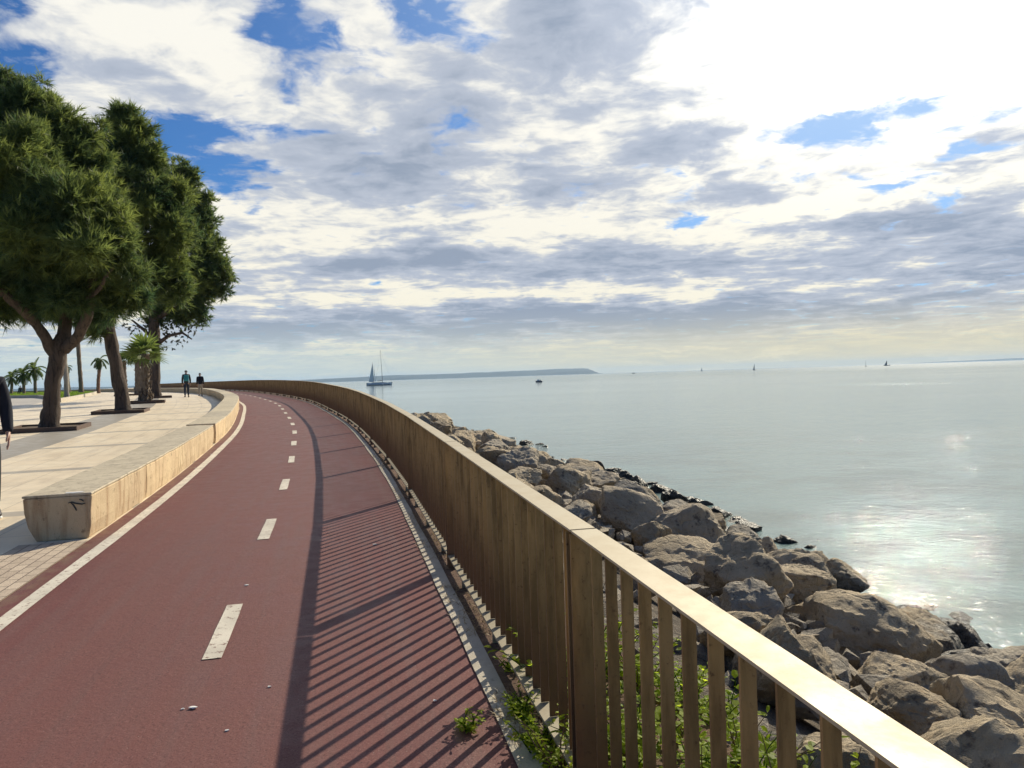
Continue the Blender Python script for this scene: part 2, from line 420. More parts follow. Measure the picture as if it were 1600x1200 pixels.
M['grass'] = mk_leaf('lawn_grass', (.09, .16, .015), (.24, .33, .035), .45)

def mk_bark(name, a, c2, dark):
    m, n, b = material(name); p = n.pos(); s = n.sep(p)
    v = n.comb(n.math('MULTIPLY', s[0], 9.), n.math('MULTIPLY', s[1], 9.), n.math('MULTIPLY', s[2], 1.6))
    f = n.noise(v, 1.2, 6, .68, .6); g = n.noise(p, 30, 4, .7)
    c = n.mix(n.ramp(f, .36, .62), a, c2); c = n.mix(n.ramp(f, .44, .36, 0, .85), c, dark)
    n.put(b.inputs['Base Color'], c); b.inputs['Roughness'].default_value = .9
    n.put(b.inputs['Normal'], n.bump(n.math('ADD', n.math('MULTIPLY', f, 2.), g), .9, .06)); return m
M['bark'] = mk_bark('furrowed_bark', (.07, .05, .037), (.12, .086, .063), (.025, .018, .014))
M['palmbark'] = mk_bark('palm_bark', (.17, .125, .085), (.26, .2, .14), (.07, .05, .035))
M['palebark'] = mk_bark('pale_palm_bark', (.32, .29, .24), (.4, .37, .31), (.2, .17, .14))
M['redbark'] = mk_bark('reddish_palm_bark', (.2, .11, .07), (.27, .16, .1), (.1, .05, .035))
M['planter'] = plain('rusted_steel_edging', (.10, .06, .042), .65, .2, .35, 8)
M['earth'] = plain('planting_earth', (.12, .085, .055), .95, 0, .4, 14, .6)
M['land'] = plain('bare_land', (.3, .26, .2), .95, 0, .2, .5, 0)
M['turf'] = plain('lawn_turf', (.12, .19, .025), .95, 0, .3, 3, .4)
M['headland'] = plain('wooded_headland', (.03, .045, .035), .95, 0, .35, .004, 0)
M['cliff'] = plain('pale_cliff', (.2, .18, .14), .95, 0, .3, .02, 0)
M['skin'] = plain('skin', (.42, .24, .17), .5, 0, .08, 20, 0)
M['hair'] = plain('dark_hair', (.02, .015, .012), .5, 0, .3, 60, .3)
M['navy'] = plain('navy_jacket_cloth', (.007, .009, .018), .95, 0, .3, 14, .25)
M['darkcloth'] = plain('dark_trouser_cloth', (.02, .02, .024), .8, 0, .3, 16, .25)
M['denim'] = plain('dark_blue_denim', (.022, .03, .05), .8, 0, .3, 16, .2)
M['beige'] = plain('beige_trouser_cloth', (.42, .34, .24), .8, 0, .15, 16, .2)
M['teal'] = plain('teal_rucksack_cloth', (.02, .22, .24), .6, 0, .2, 16, .2)
M['charcoal'] = plain('charcoal_cloth', (.03, .033, .04), .8, 0, .3, 16, .2)
M['greycloth'] = plain('grey_cloth', (.14, .14, .15), .8, 0, .2, 16, .2)
M['rubber'] = plain('black_shoe', (.015, .015, .016), .6, 0, .2, 20, .1)
M['whiteshoe'] = plain('white_shoe_sole', (.7, .7, .68), .6, 0, .1, 20, .1)
M['eye'] = plain('dark_eye', (.02, .015, .012), .2, 0, .1, 20, 0)
M['hullwhite'] = plain('white_hull_paint', (.62, .62, .62), .35, 0, .05, 2, 0)
M['hulldark'] = plain('dark_hull_paint', (.03, .04, .07), .35, 0, .1, 2, 0)
M['mast'] = plain('mast_metal', (.10, .11, .12), .4, .3, .1, 2, 0)
M['wood'] = plain('varnished_wood', (.16, .1, .06), .5, 0, .2, 5, 0)
M['cabin'] = plain('grey_cabin_paint', (.3, .32, .34), .4, 0, .1, 4, 0)
def mk_sail():
    m, n, b = material('sailcloth'); n.put(b.inputs['Base Color'], n.mix(n.noise(n.coord('Object'), .6, 4), (.62, .64, .64), (.78, .79, .77)))
    b.inputs['Roughness'].default_value = .8; return m
M['sail'] = mk_sail()
M['black'] = plain('black_spray_paint', (.012, .012, .014), .5, 0, .2, 30, 0)
M['whitesplash'] = plain('white_paint_splash', (.75, .74, .7), .6, 0, .08, 30, .1)
M['paper'] = plain('crumpled_white_paper', (.75, .73, .68), .8, 0, .1, 60, .4)
M['cable'] = plain('black_cable', (.015, .014, .014), .5, 0, .2, 30, 0)
# ------------------------------------------------------------------ setting: ground, path, sea
def ribbon(name, mat, s0, s1, offs, dz, curve=None, step=.5, parent=None, taper=None, wob=0.0, seed=1):
    curve = curve or FENCE
    n = max(2, int((s1-s0)/step)+1); mb = MB(); uv = []; rr = random.Random(seed); k = len(offs)
    wl = [0.0]*k
    for i in range(n):
        s = s0 + (s1-s0)*i/(n-1)
        for j, o in enumerate(offs):
            if wob: wl[j] = wl[j]*.6 + rr.uniform(-wob, wob)
            oo = o + (taper(s, j) if taper else 0) + wl[j]
            p = curve.at(s, oo)[0]; mb.v.append(tuple(lift(p, dz))); uv.append((s, oo))
    for i in range(n-1):
        for j in range(k-1):
            a = i*k+j; mb.f.append([a, a+1, a+k+1, a+k]); mb.m.append(0)
    return mb.build(name, mat, parent, uv=uv)

S = FENCE.s_at_y
def land_sheet():
    mb = MB(); xs = 14
    ys = [-16+2*i for i in range(118)]
    for y in ys:
        xr = FENCE.x_at_y(y)+.55
        for j in range(xs):
            t = j/(xs-1); mb.v.append((-420 + (xr+420)*(1-(1-t)**2.2), y, G(y)-.035))
    for i in range(len(ys)-1):
        for j in range(xs-1):
            a = i*xs+j; mb.f.append([a, a+1, a+xs+1, a+xs]); mb.m.append(0)
    return tag(mb.build('ground', M['land']), kind='structure')
land_sheet()
S_END = FENCE.len-.5
prom = tag(ribbon('promenade', M['paving'], S(-12), S_END, [-62, -40, -25, -14, -9.6, -7, -5, -3.7, -3.16], 0.004), kind='structure')
path = tag(ribbon('bike_path', M['asphalt'], S(-15), S_END, [-3.2, -2.2, -1.2, -.55, -.08], 0.008), kind='structure')
tag(ribbon('brick_verge', M['brick'], S(-12), S(8.12), [-3.80, -3.2], 0.012), kind='structure')
ribbon('edge_line', M['paint'], S(-15), S_END, [-3.04, -2.92], 0.013, parent=path, wob=.004, seed=3)
STRIP = (-.155, -.06)
kerb = ribbon('edge_kerb', M['kerbstone'], S(-15), S_END, list(STRIP), 0.016, wob=.006, seed=5); tag(kerb, kind='structure')
tag(ribbon('soil_strip', M['soil'], S(-15), S_END, [-.065, -.03, .1, .35, .7], 0.012, wob=.012, seed=6), kind='structure')
sd = S(4.235+.34)
for k in range(-3, 40):
    s0 = sd + 3.04*k
    ribbon('centre_dash', M['paint'], s0, s0+1.0, [-1.585, -1.48], 0.013, parent=path, step=.25, wob=.003, seed=20+k)

SHX = [(-16, 10.2), (-5, 8.4), (0, 7.4), (5, 6.8), (9.56, 6.35), (13.5, 5.9), (15.8, 5.3), (24, 3.93), (37, 1.5), (55, -2.0), (80, -10), (110, -28), (170, -66), (236, -98)]
def shore(y): return float(np.interp(y, [a for a, _ in SHX], [b for _, b in SHX]))
def bank_z(y, t):
    """height of the rubble bank; t runs 0 (fence) to 1 (waterline)"""
    g = G(y)
    return (g-.12) + (SEA-.15-(g-.12))*(t**1.25)
def bank_pt(y, t):
    x0 = FENCE.x_at_y(y)+.45; return Vector((x0 + (shore(y)-x0)*t, y, bank_z(y, t)))
mb = MB(); nt = 9; ys = [-16+1.0*i for i in range(235)]
for y in ys:
    for j in range(nt):
        t = j/(nt-1)*1.25; p = bank_pt(y, t) if t <= 1 else bank_pt(y, 1) + Vector(((t-1)*8, 0, -(t-1)*6))
        q = noise.noise(p*.9)*.16 + noise.noise(p*2.9)*.14; mb.v.append((p.x, p.y, p.z-.38+q if j > 1 else p.z+(.02 if j == 0 else -.1)))
for i in range(len(ys)-1):
    for j in range(nt-1):
        a = i*nt+j; mb.f.append([a, a+1, a+nt+1, a+nt]); mb.m.append(0)
tag(mb.build('embankment', M['rubble'], smooth=True), kind='structure')

mb = MB(); 
mb.add([(-9900, -60, SEA), (9900, -60, SEA), (9900, 10400, SEA), (-9900, 10400, SEA)], [(0, 1, 2, 3)])
tag(mb.build('sea', M['sea']), kind='structure')

# far headland across the bay, falling to the sea in a cliff at its right end
def headland(name, dist, prof, depth, mats, seed):
    rr = random.Random(seed); mb = MB(); rows = 7; n = 150
    x0, x1 = prof[0][0], prof[-1][0]
    for i in range(n):
        px = x0 + (x1-x0)*i/(n-1); h = float(np.interp(px, [a for a, _ in prof], [b for _, b in prof]))*dist/F
        X = (px-800)/F*dist
        for j in range(rows):
            t = j/(rows-1); zz = [0, .45, .72, .9, 1, .9, 0][j]
            nz = noise.fractal(Vector((X*.0016, j*.7, seed)), 1, 2, 5)*.16 if 0 < j < 6 else 0
            mb.v.append((X + noise.noise(Vector((X*.004, j, 3)))*60, dist + depth*t + noise.noise(Vector((X*.003, j, 9)))*depth*.08, SEA-.5 + h*max(0, zz+nz)))
    for i in range(n-1):
        for j in range(rows-1):
            a = i*rows+j; mb.f.append([a, a+rows, a+rows+1, a+1]); mb.m.append(1 if (j == 0) else 0)
    mb.f.append([(n-1)*rows+j for j in range(rows)]); mb.m.append(1)
    return tag(mb.build(name, mats, smooth=False), kind='structure')
headland('headland', 8000, [(-420, 5.5), (0, 5.6), (60, 4.6), (200, 4.2), (420, 5.6), (520, 7.0), (600, 8.4), (680, 8.4), (760, 9), (860, 9.9), (925, 9.8), (936, 8.6), (941, 5.6), (943, 2)], 1600, [M['headland'], M['headland']], 2)
headland('far_coast', 9600, [(1440, .2), (1500, 1.6), (1560, 2.6), (1640, 3.4), (1760, 3.0), (1900, 2.6)], 500, [M['headland'], M['headland']], 5)

# ------------------------------------------------------------------ fence
fence = thing('metal_fence', 'long curving rusty steel railing of upright slats with a flat pale top rail', 'fence', tuple(lift(FENCE.at(0)[0], 0)))
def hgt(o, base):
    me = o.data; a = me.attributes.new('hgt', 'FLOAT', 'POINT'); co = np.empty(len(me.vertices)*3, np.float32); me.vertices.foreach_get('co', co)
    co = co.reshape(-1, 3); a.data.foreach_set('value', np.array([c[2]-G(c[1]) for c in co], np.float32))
SEC = 3.33; s_post0 = S(2.72)
Z = Vector((0, 0, 1))
k0 = -5; k1 = int((S_END-s_post0)/SEC)-1
for k in range(k0, k1):
    a = s_post0 + SEC*k; b = a + SEC
    pa, pb = lift(FENCE.at(a, .042)[0], 0), lift(FENCE.at(b, .042)[0], 0)
    ch = (pb-pa); L = ch.length; ch.normalize(); t = Vector((ch.x, ch.y, 0)).normalized(); nn = Vector((t.y, -t.x, 0))
    far = pa.y > 75
    m = MB()
    m.box(pa + Z*.47, nn*.05, t*.004, Z*.512); 
    m.box(pa + t*.05 + Z*.47, nn*.05, t*.004, Z*.512)
    m.box(pa + t*.025 + Z*.47, nn*.004, t*.021, Z*.51)
    m.box(pa + t*.025 + Z*.008, nn*.075, t*.07, Z*.008)
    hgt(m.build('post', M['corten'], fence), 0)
    m = MB(); ns = 22
    for i in range(ns):
        d = .05 + (L-.05)*(i+1)/(ns+1); c = pa + ch*d
        m.box(c + Z*.552, nn*.0185, t*.004, Z*.435)
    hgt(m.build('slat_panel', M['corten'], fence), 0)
    m = MB(); m.box(pa + ch*(L/2) + Z*.994, nn*.047, ch*(L/2-.008), Z*.004)
    m.build('top_rail', M['rail'], fence)
    m = MB(); m.box(pa + ch*(L/2+.026) + Z*.108, nn*.05, ch*(L/2-.028), Z*.006)
    for i in range(3):
        c = pa + ch*(.55 + i*1.11); m.box(c + Z*.051, nn*.03, t*.006, Z*.05); m.box(c + nn*.036 + Z*.051, nn*.005, t*.06, Z*.05)
    m.build('bottom_rail', M['baserail'], fence)

# ------------------------------------------------------------------ stone seat blocks along the path
def seat_block(s0, s1, label, first=False, name='seat_block'):
    ps, t0, n0 = SEATC.at((s0+s1)/2, -.3)
    root = thing(name, label, 'seat', tuple(lift(ps, 0)), 0, 'stone seat blocks along the bike path')
    H_ = .45; n = max(3, int((s1-s0)/.25)+1)
    def loft(prof, nm, mat, jit, bev):
        mb = MB(); K = len(prof)
        for i in range(n):
            s = s0 + (s1-s0)*i/(n-1)
            for (o, z) in prof:
                p = SEATC.at(s, o)[0]; q = lift(p, z)
                j = jit if 0 < z < .6 else 0
                q += Vector((noise.noise(q*4.1)*j, noise.noise(q*4.3+Vector((5, 1, 2)))*j, noise.noise(q*3.1)*j*.5))
                mb.v.append(tuple(q))
        for i in range(n-1):
            for j in range(K):
                a = i*K+j; b = i*K+(j+1) % K; mb.f.append([a, a+K, b+K, b]); mb.m.append(0)
        mb.f.append(list(range(K))); mb.m.append(0); mb.f.append([(n-1)*K+j for j in range(K-1, -1, -1)]); mb.m.append(0)
        return bevel(mb.build(nm, mat, root), bev, 2)
    loft([(-.02, .005), (-.005, .14), (0, .28), (.002, .425), (-.3, .426), (-.605, .425), (-.6, .28), (-.565, .14), (-.5, .005)], 'base', M['seatface'], .022, .012)
    loft([(.0, .429), (.004, .44), (.0, .453), (-.3, .455), (-.604, .453), (-.609, .44), (-.606, .429)], 'seat_slab', M['seattop'], .012, .007)
    return root
sb0 = SEATC.s_at_y(7.52)
cuts1 = [SEATC.s_at_y(v) for v in (7.52, 9.87, 12.15, 14.3, 16.62)]
lab1 = ['near end block of the stone seat, marked with a black scrawl on its shaded end', 'second stone seat block, cream with a chipped yellow edge, next to the scrawled end block',
        'third stone seat block, between the chipped block and the one beside the gap', 'last stone seat block before the narrow gap in the seat']
blocks = []
for i in range(4): blocks.append(seat_block(cuts1[i]+.009, cuts1[i+1]-.009, lab1[i]))
cuts2 = [SEATC.s_at_y(v) for v in (17.02, 19.6, 22.2, 24.8)]
lab2 = ['first stone seat block beyond the narrow gap in the seat', 'second stone seat block beyond the narrow gap', 'third stone seat block beyond the gap, where the seat starts to bend left']
for i in range(3): seat_block(cuts2[i]+.009, cuts2[i+1]-.009, lab2[i])
cuts3 = [cuts2[-1]+.03+2.7*i for i in range(17)]
for i in range(16): seat_block(cuts3[i]+.005, cuts3[i+1]-.005, 'one of the far stone seat blocks bending left beyond the two walkers' if i > 6 else 'one of the stone seat blocks on the bend in front of the two walkers')
# low wall carrying on to the left behind the palms
ww = thing('low_wall', 'long low stone wall running behind the palms at the far side of the promenade', 'wall', tuple(lift(SEATC.at(cuts3[-1]+2)[0], 0)))
def wall_loft(s0, s1, prof, nm, mat):
    mb = MB(); K = len(prof); n = int((s1-s0)/2)
    for i in range(n):
        s = s0 + (s1-s0)*i/(n-1)
        for o, z in prof: mb.v.append(tuple(lift(SEATC.at(s, o)[0], z)))
    for i in range(n-1):
        for j in range(K):
            a = i*K+j; b = i*K+(j+1) % K; mb.f.append([a, a+K, b+K, b]); mb.m.append(0)
    mb.f.append(list(range(K))); mb.m.append(0); mb.f.append([(n-1)*K+j for j in range(K-1, -1, -1)]); mb.m.append(0)
    return mb.build(nm, mat, ww)
wall_loft(cuts3[-1]+.02, SEATC.len-1, [(-.02, .0), (0, .39), (-.6, .39), (-.52, .0)], 'wall', M['seatface'])
wall_loft(cuts3[-1]+.02, SEATC.len-1, [(.005, .395), (.005, .45), (-.605, .45), (-.605, .395)], 'coping', M['seattop'])

# marks on the near end block
eb = blocks[0]
def end_pt(o, z, out=.006): return lift(SEATC.at(cuts1[0]+.009-out, o)[0], z)
def stroke(pts, w, name, mat, out=.010):
    mb = MB(); P = [end_pt(o, z, out) for o, z in pts]; Q = [end_pt(o, z, out-.008) for o, z in pts]
    _, t, nn = SEATC.at(cuts1[0]); K = len(P)
    for i in range(K):
        d = (P[min(i+1, K-1)]-P[max(i-1, 0)]).normalized(); e = d.cross(t).normalized()*w*(.5 if i in (0, K-1) else 1)
        mb.v += [tuple(P[i]+e), tuple(P[i]-e), tuple(Q[i]-e), tuple(Q[i]+e)]
    for i in range(K-1):
        for j in range(4): mb.f.append([i*4+j, i*4+(j+1) % 4, i*4+4+(j+1) % 4, i*4+4+j]); mb.m.append(0)
    mb.f += [[3, 2, 1, 0], [K*4-4, K*4-3, K*4-2, K*4-1]]; mb.m += [0, 0]
    return mb
st = stroke([(-.20, .365), (-.17, .372), (-.13, .356), (-.075, .345), (-.05, .352)], .0065, '', None)
s2 = stroke([(-.175, .365), (-.155, .345), (-.135, .305), (-.128, .285)], .006, '', None); st.add(s2.v, s2.f)
s3 = stroke([(-.10, .395), (-.08, .388), (-.06, .372)], .006, '', None); st.add(s3.v, s3.f)
st.build('scrawl', M['black'], eb)
mb = MB(); vs = []; rr = random.Random(4)
for i in range(14):
    a = 2*math.pi*i/14; r = .05*rr.uniform(.6, 1.1)
    p = SEATC.at(cuts1[0]+.06+math.sin(a)*r*.8, -.14+math.cos(a)*r*2.0)[0]; vs.append(lift(p, .4605))
mb.add(vs + [v-Z*.006 for v in vs], [tuple(range(14))] + [(i, (i+1) % 14, 14+(i+1) % 14, 14+i) for i in range(14)])
mb.build('paint_splash', M['whitesplash'], eb)
# ------------------------------------------------------------------ boulders of the breakwater
def boulder_mesh(seed, sub=4, planes=15, rough=.05):
    rr = random.Random(seed); bm = bmesh.new(); bmesh.ops.create_icosphere(bm, subdivisions=sub, radius=1)
    N = []
    for _ in range(planes):
        v = Vector((rr.gauss(0, 1), rr.gauss(0, 1), rr.gauss(0, 1))).normalized(); N.append((v, rr.uniform(.60, .93)))
    off = Vector((seed*3.7, seed*1.3, 0))
    for v in bm.verts:
        d = v.co.normalized(); e = 0
        for nv, h in N:
            c = nv.dot(d)
            if c > .05: e += (c/h)**34           # soft minimum over the cutting planes
        r = (e + (1/1.1)**34)**(-1/34)
        w = d*1.6 + off
        r *= 1 + .09*noise.noise(w) + rough*1.1*noise.fractal(d*3.0+off, .85, 2.1, 3) + rough*1.2*(abs(noise.noise(d*2.7+off*1.3))-.25) + rough*.8*(abs(noise.noise(d*7+off))-.25)
        v.co = d*r
    if sub >= 5:
        bm.normal_update()
        for v in bm.verts: v.co += v.normal*(.02*noise.fractal(v.co*11+off, .75, 2, 3))
    me = bpy.data.meshes.new('boulder'); bm.to_mesh(me); bm.free()
    me.materials.append(M['rock']); me.polygons.foreach_set('use_smooth', [True]*len(me.polygons))
    me.set_sharp_from_angle(angle=math.radians(24)); return me

BOULD = []      # (x, y, r)
SKY_X = [560, 640, 690, 720, 745, 765, 800, 850, 880, 940, 1000, 1060, 1100, 1210, 1270, 1330, 1380, 1430, 1500, 1550, 1620, 1800]
SKY_Y = [640, 642, 640, 668, 668, 664, 690, 700, 724, 727, 752, 775, 790, 838, 858, 880, 925, 945, 962, 985, 1008, 1080]
def pix(p):
    x, y, z = p[0], p[1], p[2]-EYE; yy = y*cp - z*sp_; zz = z*cp + y*sp_
    X, Y = x/yy, zz/yy; return 800 + F*(cr*X - sr*Y), 600 - F*(cr*Y + sr*X)
def add_boulder(me, loc, scl, rot, label, group, slack=0):
    o = link('boulder', me); o.location = loc; o.scale = scl; o.rotation_euler = rot
    mw = Matrix.LocRotScale(Vector(loc), Euler(rot), Vector(scl)); vv = [mw @ me.vertices[i].co for i in range(0, len(me.vertices), 23)]
    for _ in range(14):                          # keep the heap as low as the bank really is
        ov = max(np.interp(q[0], SKY_X, SKY_Y) + slack - q[1] for q in map(pix, vv))
        if ov < 1: break
        dz = ov/F*loc[1]*.8 + .01; o.location.z -= dz; vv = [v - Z*dz for v in vv]
    tag(o, label, 'boulder', group); BOULD.append((loc[0], loc[1], max(scl[0], scl[1]))); return o
# the ones that stand out: centre px, size px, distance, label
FEAT = [
 (1345, 985, 205, 125, 7.4, (0.1, .05, .3), 'huge rounded tan boulder with a shaded near face, biggest beside the glinting water'),
 (1392, 1062, 165, 105, 5.9, (.2, -.3, .7), 'angular pale tan boulder in front of the huge rounded one, right of the rail'),
 (1500, 1075, 135, 110, 6.1, (-.2, .3, 1.4), 'brown boulder with a flat sunlit top right of the angular pale one'),
 (1562, 1042, 160, 110, 7.4, (.2, .25, 2.1), 'grey brown slab boulder leaning at the right edge of the photo above the shore'),
 (1230, 1030, 150, 95, 5.6, (.3, .2, .2), 'grey pitted boulder just behind the top rail, left of the dark hollow'),
 (1455, 1125, 85, 75, 5.2, (.1, .1, .9), 'small pale boulder with a dark notch, under the angular pale one'),
 (1555, 1160, 130, 95, 5.0, (.1, .3, 1.9), 'tan boulder in the lower right corner of the photo'),
 (1500, 1172, 80, 80, 4.9, (.5, .1, .4), 'grey boulder next to the tan one in the lower right corner'),
 (1060, 835, 130, 105, 11.2, (.1, .3, .8), 'tall pitted tan boulder standing out above the middle of the bank'),
 (1085, 893, 170, 90, 9.2, (.4, -.1, 1.1), 'long sloping tan boulder leaning behind the top rail, below the tall pitted one'),
 (1178, 915, 75, 85, 8.8, (.1, .1, .5), 'squared block boulder with a flat lit top, right of the long sloping one'),
 (1245, 912, 120, 75, 9.0, (.2, .2, 2.6), 'orange brown boulder between the squared block and the water'),
 (1165, 866, 80, 45, 11, (.1, .1, 1.6), 'low flat boulder with a dark side above the squared block'),
 (1310, 900, 80, 60, 10.6, (.1, .3, .3), 'grey green wet boulder sloping to the water, right of the orange brown one'),
 (1480, 985, 75, 55, 9.3, (.2, .2, .9), 'round grey brown boulder at the waterline beside a dark wet one'),
 (1422, 955, 45, 30, 10.6, (.1, .1, .4), 'small dark wet flat boulder sticking out into the glinting water'),
 (770, 683, 62, 45, 27, (.2, .5, .4), 'pointed dark brown boulder standing up against the sea'),
 (692, 652, 30, 28, 33, (.1, .2, .1), 'round boulder at the far end of the visible bank against the sea'),
 (668, 648, 22, 20, 33, (.1, .3, 1.0), 'smaller round boulder left of the farthest round one'),
 (712, 668, 40, 30, 29, (.1, .3, 2.0), 'brown boulder between the far round pair and the pointed one'),
 (845, 706, 60, 30, 21, (.3, .3, 2.0), 'low grey boulder on the skyline right of the pointed one'),
 (820, 728, 80, 45, 17, (.2, .2, .6), 'smooth grey boulder behind the rail below the pointed one'),
 (905, 742, 75, 60, 17, (.1, .4, 1.2), 'grey boulder with a dark hollow on its left, near the black cable'),
 (985, 775, 90, 55, 15, (.1, .3, .2), 'long grey boulder sloping down to dark wet stones'),
 (1000, 812, 80, 60, 12, (.2, .1, 1.0), 'rough tan boulder left of the tall pitted one'),
 (905, 800, 60, 50, 11.5, (.1, .2, .7), 'orange tinged rough boulder just behind the top rail'),
]
for i, (px, py, w, h, d, rot, lab) in enumerate(FEAT):
    c = atd(px, py + (14 if d < 9 else 4), d); sx = w/F*d/2*1.08; sz = h/F*d/2*1.12
    me = boulder_mesh(100+i, 5 if d < 13 else 4, 16+i % 8, .05)
    add_boulder(me, c, (sx, sx*rnd.uniform(.85, 1.1), sz), rot if sz > .8*sx else (rot[0]*.4, rot[1]*.4, rot[2]), lab, 'boulders of the breakwater')
LIB = [boulder_mesh(i, 5, 15 + i % 10, .05) for i in range(14)]
LABS = {'wet': 'one of the dark wet boulders along the waterline of the bank', 'mid': 'one of the many tan limestone boulders heaped on the bank', 'top': 'one of the boulders close behind the railing at the top of the bank', 'far': 'one of the small far boulders of the bank seen over the railing'}
tries = 0; made = 0
while made < 266 and tries < 30000:
    tries += 1
    u = rnd.random(); y = 1.2 + 62*u**1.75; t = rnd.uniform(.10, .83)
    if made < 54: t = rnd.uniform(.95, 1.05); y = 4 + 40*u**1.5
    p = bank_pt(y, t); r = rnd.choice([.36, .42, .48, .54, .6]) if rnd.random() < .78 else rnd.uniform(.22, .34)
    if t < .22: r *= .7
    if y < 9: r = min(r, .5)
    if y > 22: r = min(r, .6)
    if made < 54: r = rnd.uniform(.22, .46)
    if p.x - FENCE.x_at_y(y) < r*.9 + .3: continue
    if any((p.x-a)**2 + (p.y-b)**2 < (.76*max(r, q) + .32*min(r, q))**2 for a, b, q in BOULD): continue
    if t > .88: lab = 'wet'
    elif y > 26: lab = 'far'
    elif t < .3: lab = 'top'
    else: lab = 'mid'
    hump = .15*r + (.34 if lab == 'wet' else 0)
    if 17 < y < 45 and .25 < t < .7: hump += .18
    rz_ = r*rnd.uniform(.62, .92)
    add_boulder(rnd.choice(LIB), (p.x, p.y, p.z+hump), (r*rnd.uniform(1.0, 1.4), r*rnd.uniform(.9, 1.2), rz_),
                (rnd.uniform(-.5, .5), rnd.uniform(-.5, .5), rnd.uniform(0, 6.28)), LABS[lab], {'wet': 'dark wet boulders at the waterline', 'mid': 'tan boulders heaped on the bank', 'top': 'boulders close behind the railing', 'far': 'far boulders of the bank'}[lab], slack=-7 if lab == 'wet' else 5)
    made += 1
# broken stone filling the gaps of the bank
V = []; T = []; mb = MB()
for k in range(2600):
    y = 1.5 + 44*rnd.random()**1.6; p = bank_pt(y, rnd.uniform(.06, .97)); r = rnd.uniform(.05, .17)
    ax = [Vector((rnd.gauss(0, 1), rnd.gauss(0, 1), rnd.gauss(0, 1))).normalized() for _ in range(8)]
    bm = bmesh.new()
    for v in ax: bm.verts.new(Vector((v.x*r*1.2, v.y*r*1.2, v.z*r*.9)) + Vector((p.x, p.y, p.z-.20+r*.4)))
    bmesh.ops.convex_hull(bm, input=bm.verts[:]); bm.verts.index_update()
    mb.add([v.co.copy() for v in bm.verts], [[v.index for v in f.verts] for f in bm.faces]); bm.free()
tag(mb.build('broken_stone', M['rock']), kind='stuff')
print('boulders', made, tries)
# the bent black cable on a boulder
c = MB(); a = atd(930, 727, 17.5); b = atd(951, 752, 17.2)
pts = [a + (b-a)*(i/10) + Z*(.23*math.sin(math.pi*i/10)) for i in range(11)]
c.tube(pts, [.012]*11, 6); tag(c.build('cable', M['cable'], smooth=True), 'thin black cable arching up from a grey boulder against the water', 'cable')

# ------------------------------------------------------------------ foliage
def needles(name, clumps, mat, parent, dens, L, W, blades=11, droop=.25, seed=1, shell=2.2, up=.35, gaps=()):
    g = np.random.default_rng(seed); V = []; T = []
    for (c, rx, ry, rz, tone) in clumps:
        n = int(dens*(rx*rz + rx*ry + ry*rz)/3)
        u = g.normal(size=(n, 3)); u /= np.linalg.norm(u, axis=1)[:, None]
        lob = 1 + .22*np.sin(u[:, 0]*5+c[0]) * np.sin(u[:, 2]*5+c[2]*2) + .12*np.sin(u[:, 1]*9+c[1])
        rad = g.random(n)**(1/shell) if shell > 2.5 else np.minimum(np.abs(g.normal(size=n))*.62, 1.5)
        p = np.array(c) + u*np.array([rx, ry, rz])*(rad*lob)[:, None]
        if gaps:
            keep = np.ones(n, bool)
            for gc, gr in gaps:
                q = (p-np.array(gc))/np.array([gr, 6., gr]); keep &= (q*q).sum(1) > g.uniform(.5, 1.1, n)
            p = p[keep]; u = u[keep]; n = len(p)
            if n == 0: continue
        d0 = u*.75 + np.array([0, 0, up]) + g.normal(size=(n, 3))*.35
        d0 /= np.linalg.norm(d0, axis=1)[:, None]
        tn = np.clip(tone + g.normal(size=n)*.16 + .18*np.sin(p[:, 0]*2.1+p[:, 2]*1.7), 0, 1)
        for k in range(blades):
            d = d0 + g.normal(size=(n, 3))*.42; d /= np.linalg.norm(d, axis=1)[:, None]
            l = L*g.uniform(.55, 1.25, n)[:, None]
            b = p + d0*(g.random(n)[:, None]*L*.7)
            q = np.cross(d, g.normal(size=(n, 3))); q /= np.linalg.norm(q, axis=1)[:, None] + 1e-9
            tip = b + d*l; tip[:, 2] -= droop*l[:, 0]*g.random(n)
            V.append(np.stack([b-q*W/2, b+q*W/2, tip], 1).reshape(-1, 3)); T.append(np.repeat(tn, 3))
    V = np.concatenate(V).astype(np.float32); T = np.concatenate(T).astype(np.float32)
    return tri_mesh(name, V, T, mat, parent)

def tri_mesh(name, V, T, mat, parent=None):
    me = bpy.data.meshes.new(name); nv = len(V); nf = nv//3
    me.vertices.add(nv); me.vertices.foreach_set('co', V.ravel())
    me.loops.add(nv); me.loops.foreach_set('vertex_index', np.arange(nv, dtype=np.int32))
    me.polygons.add(nf); me.polygons.foreach_set('loop_start', np.arange(0, nv, 3, dtype=np.int32))
    a = me.attributes.new('tone', 'FLOAT', 'POINT'); a.data.foreach_set('value', T)
    me.materials.append(mat); me.update(calc_edges=True); me.validate()
    return link(name, me, parent)

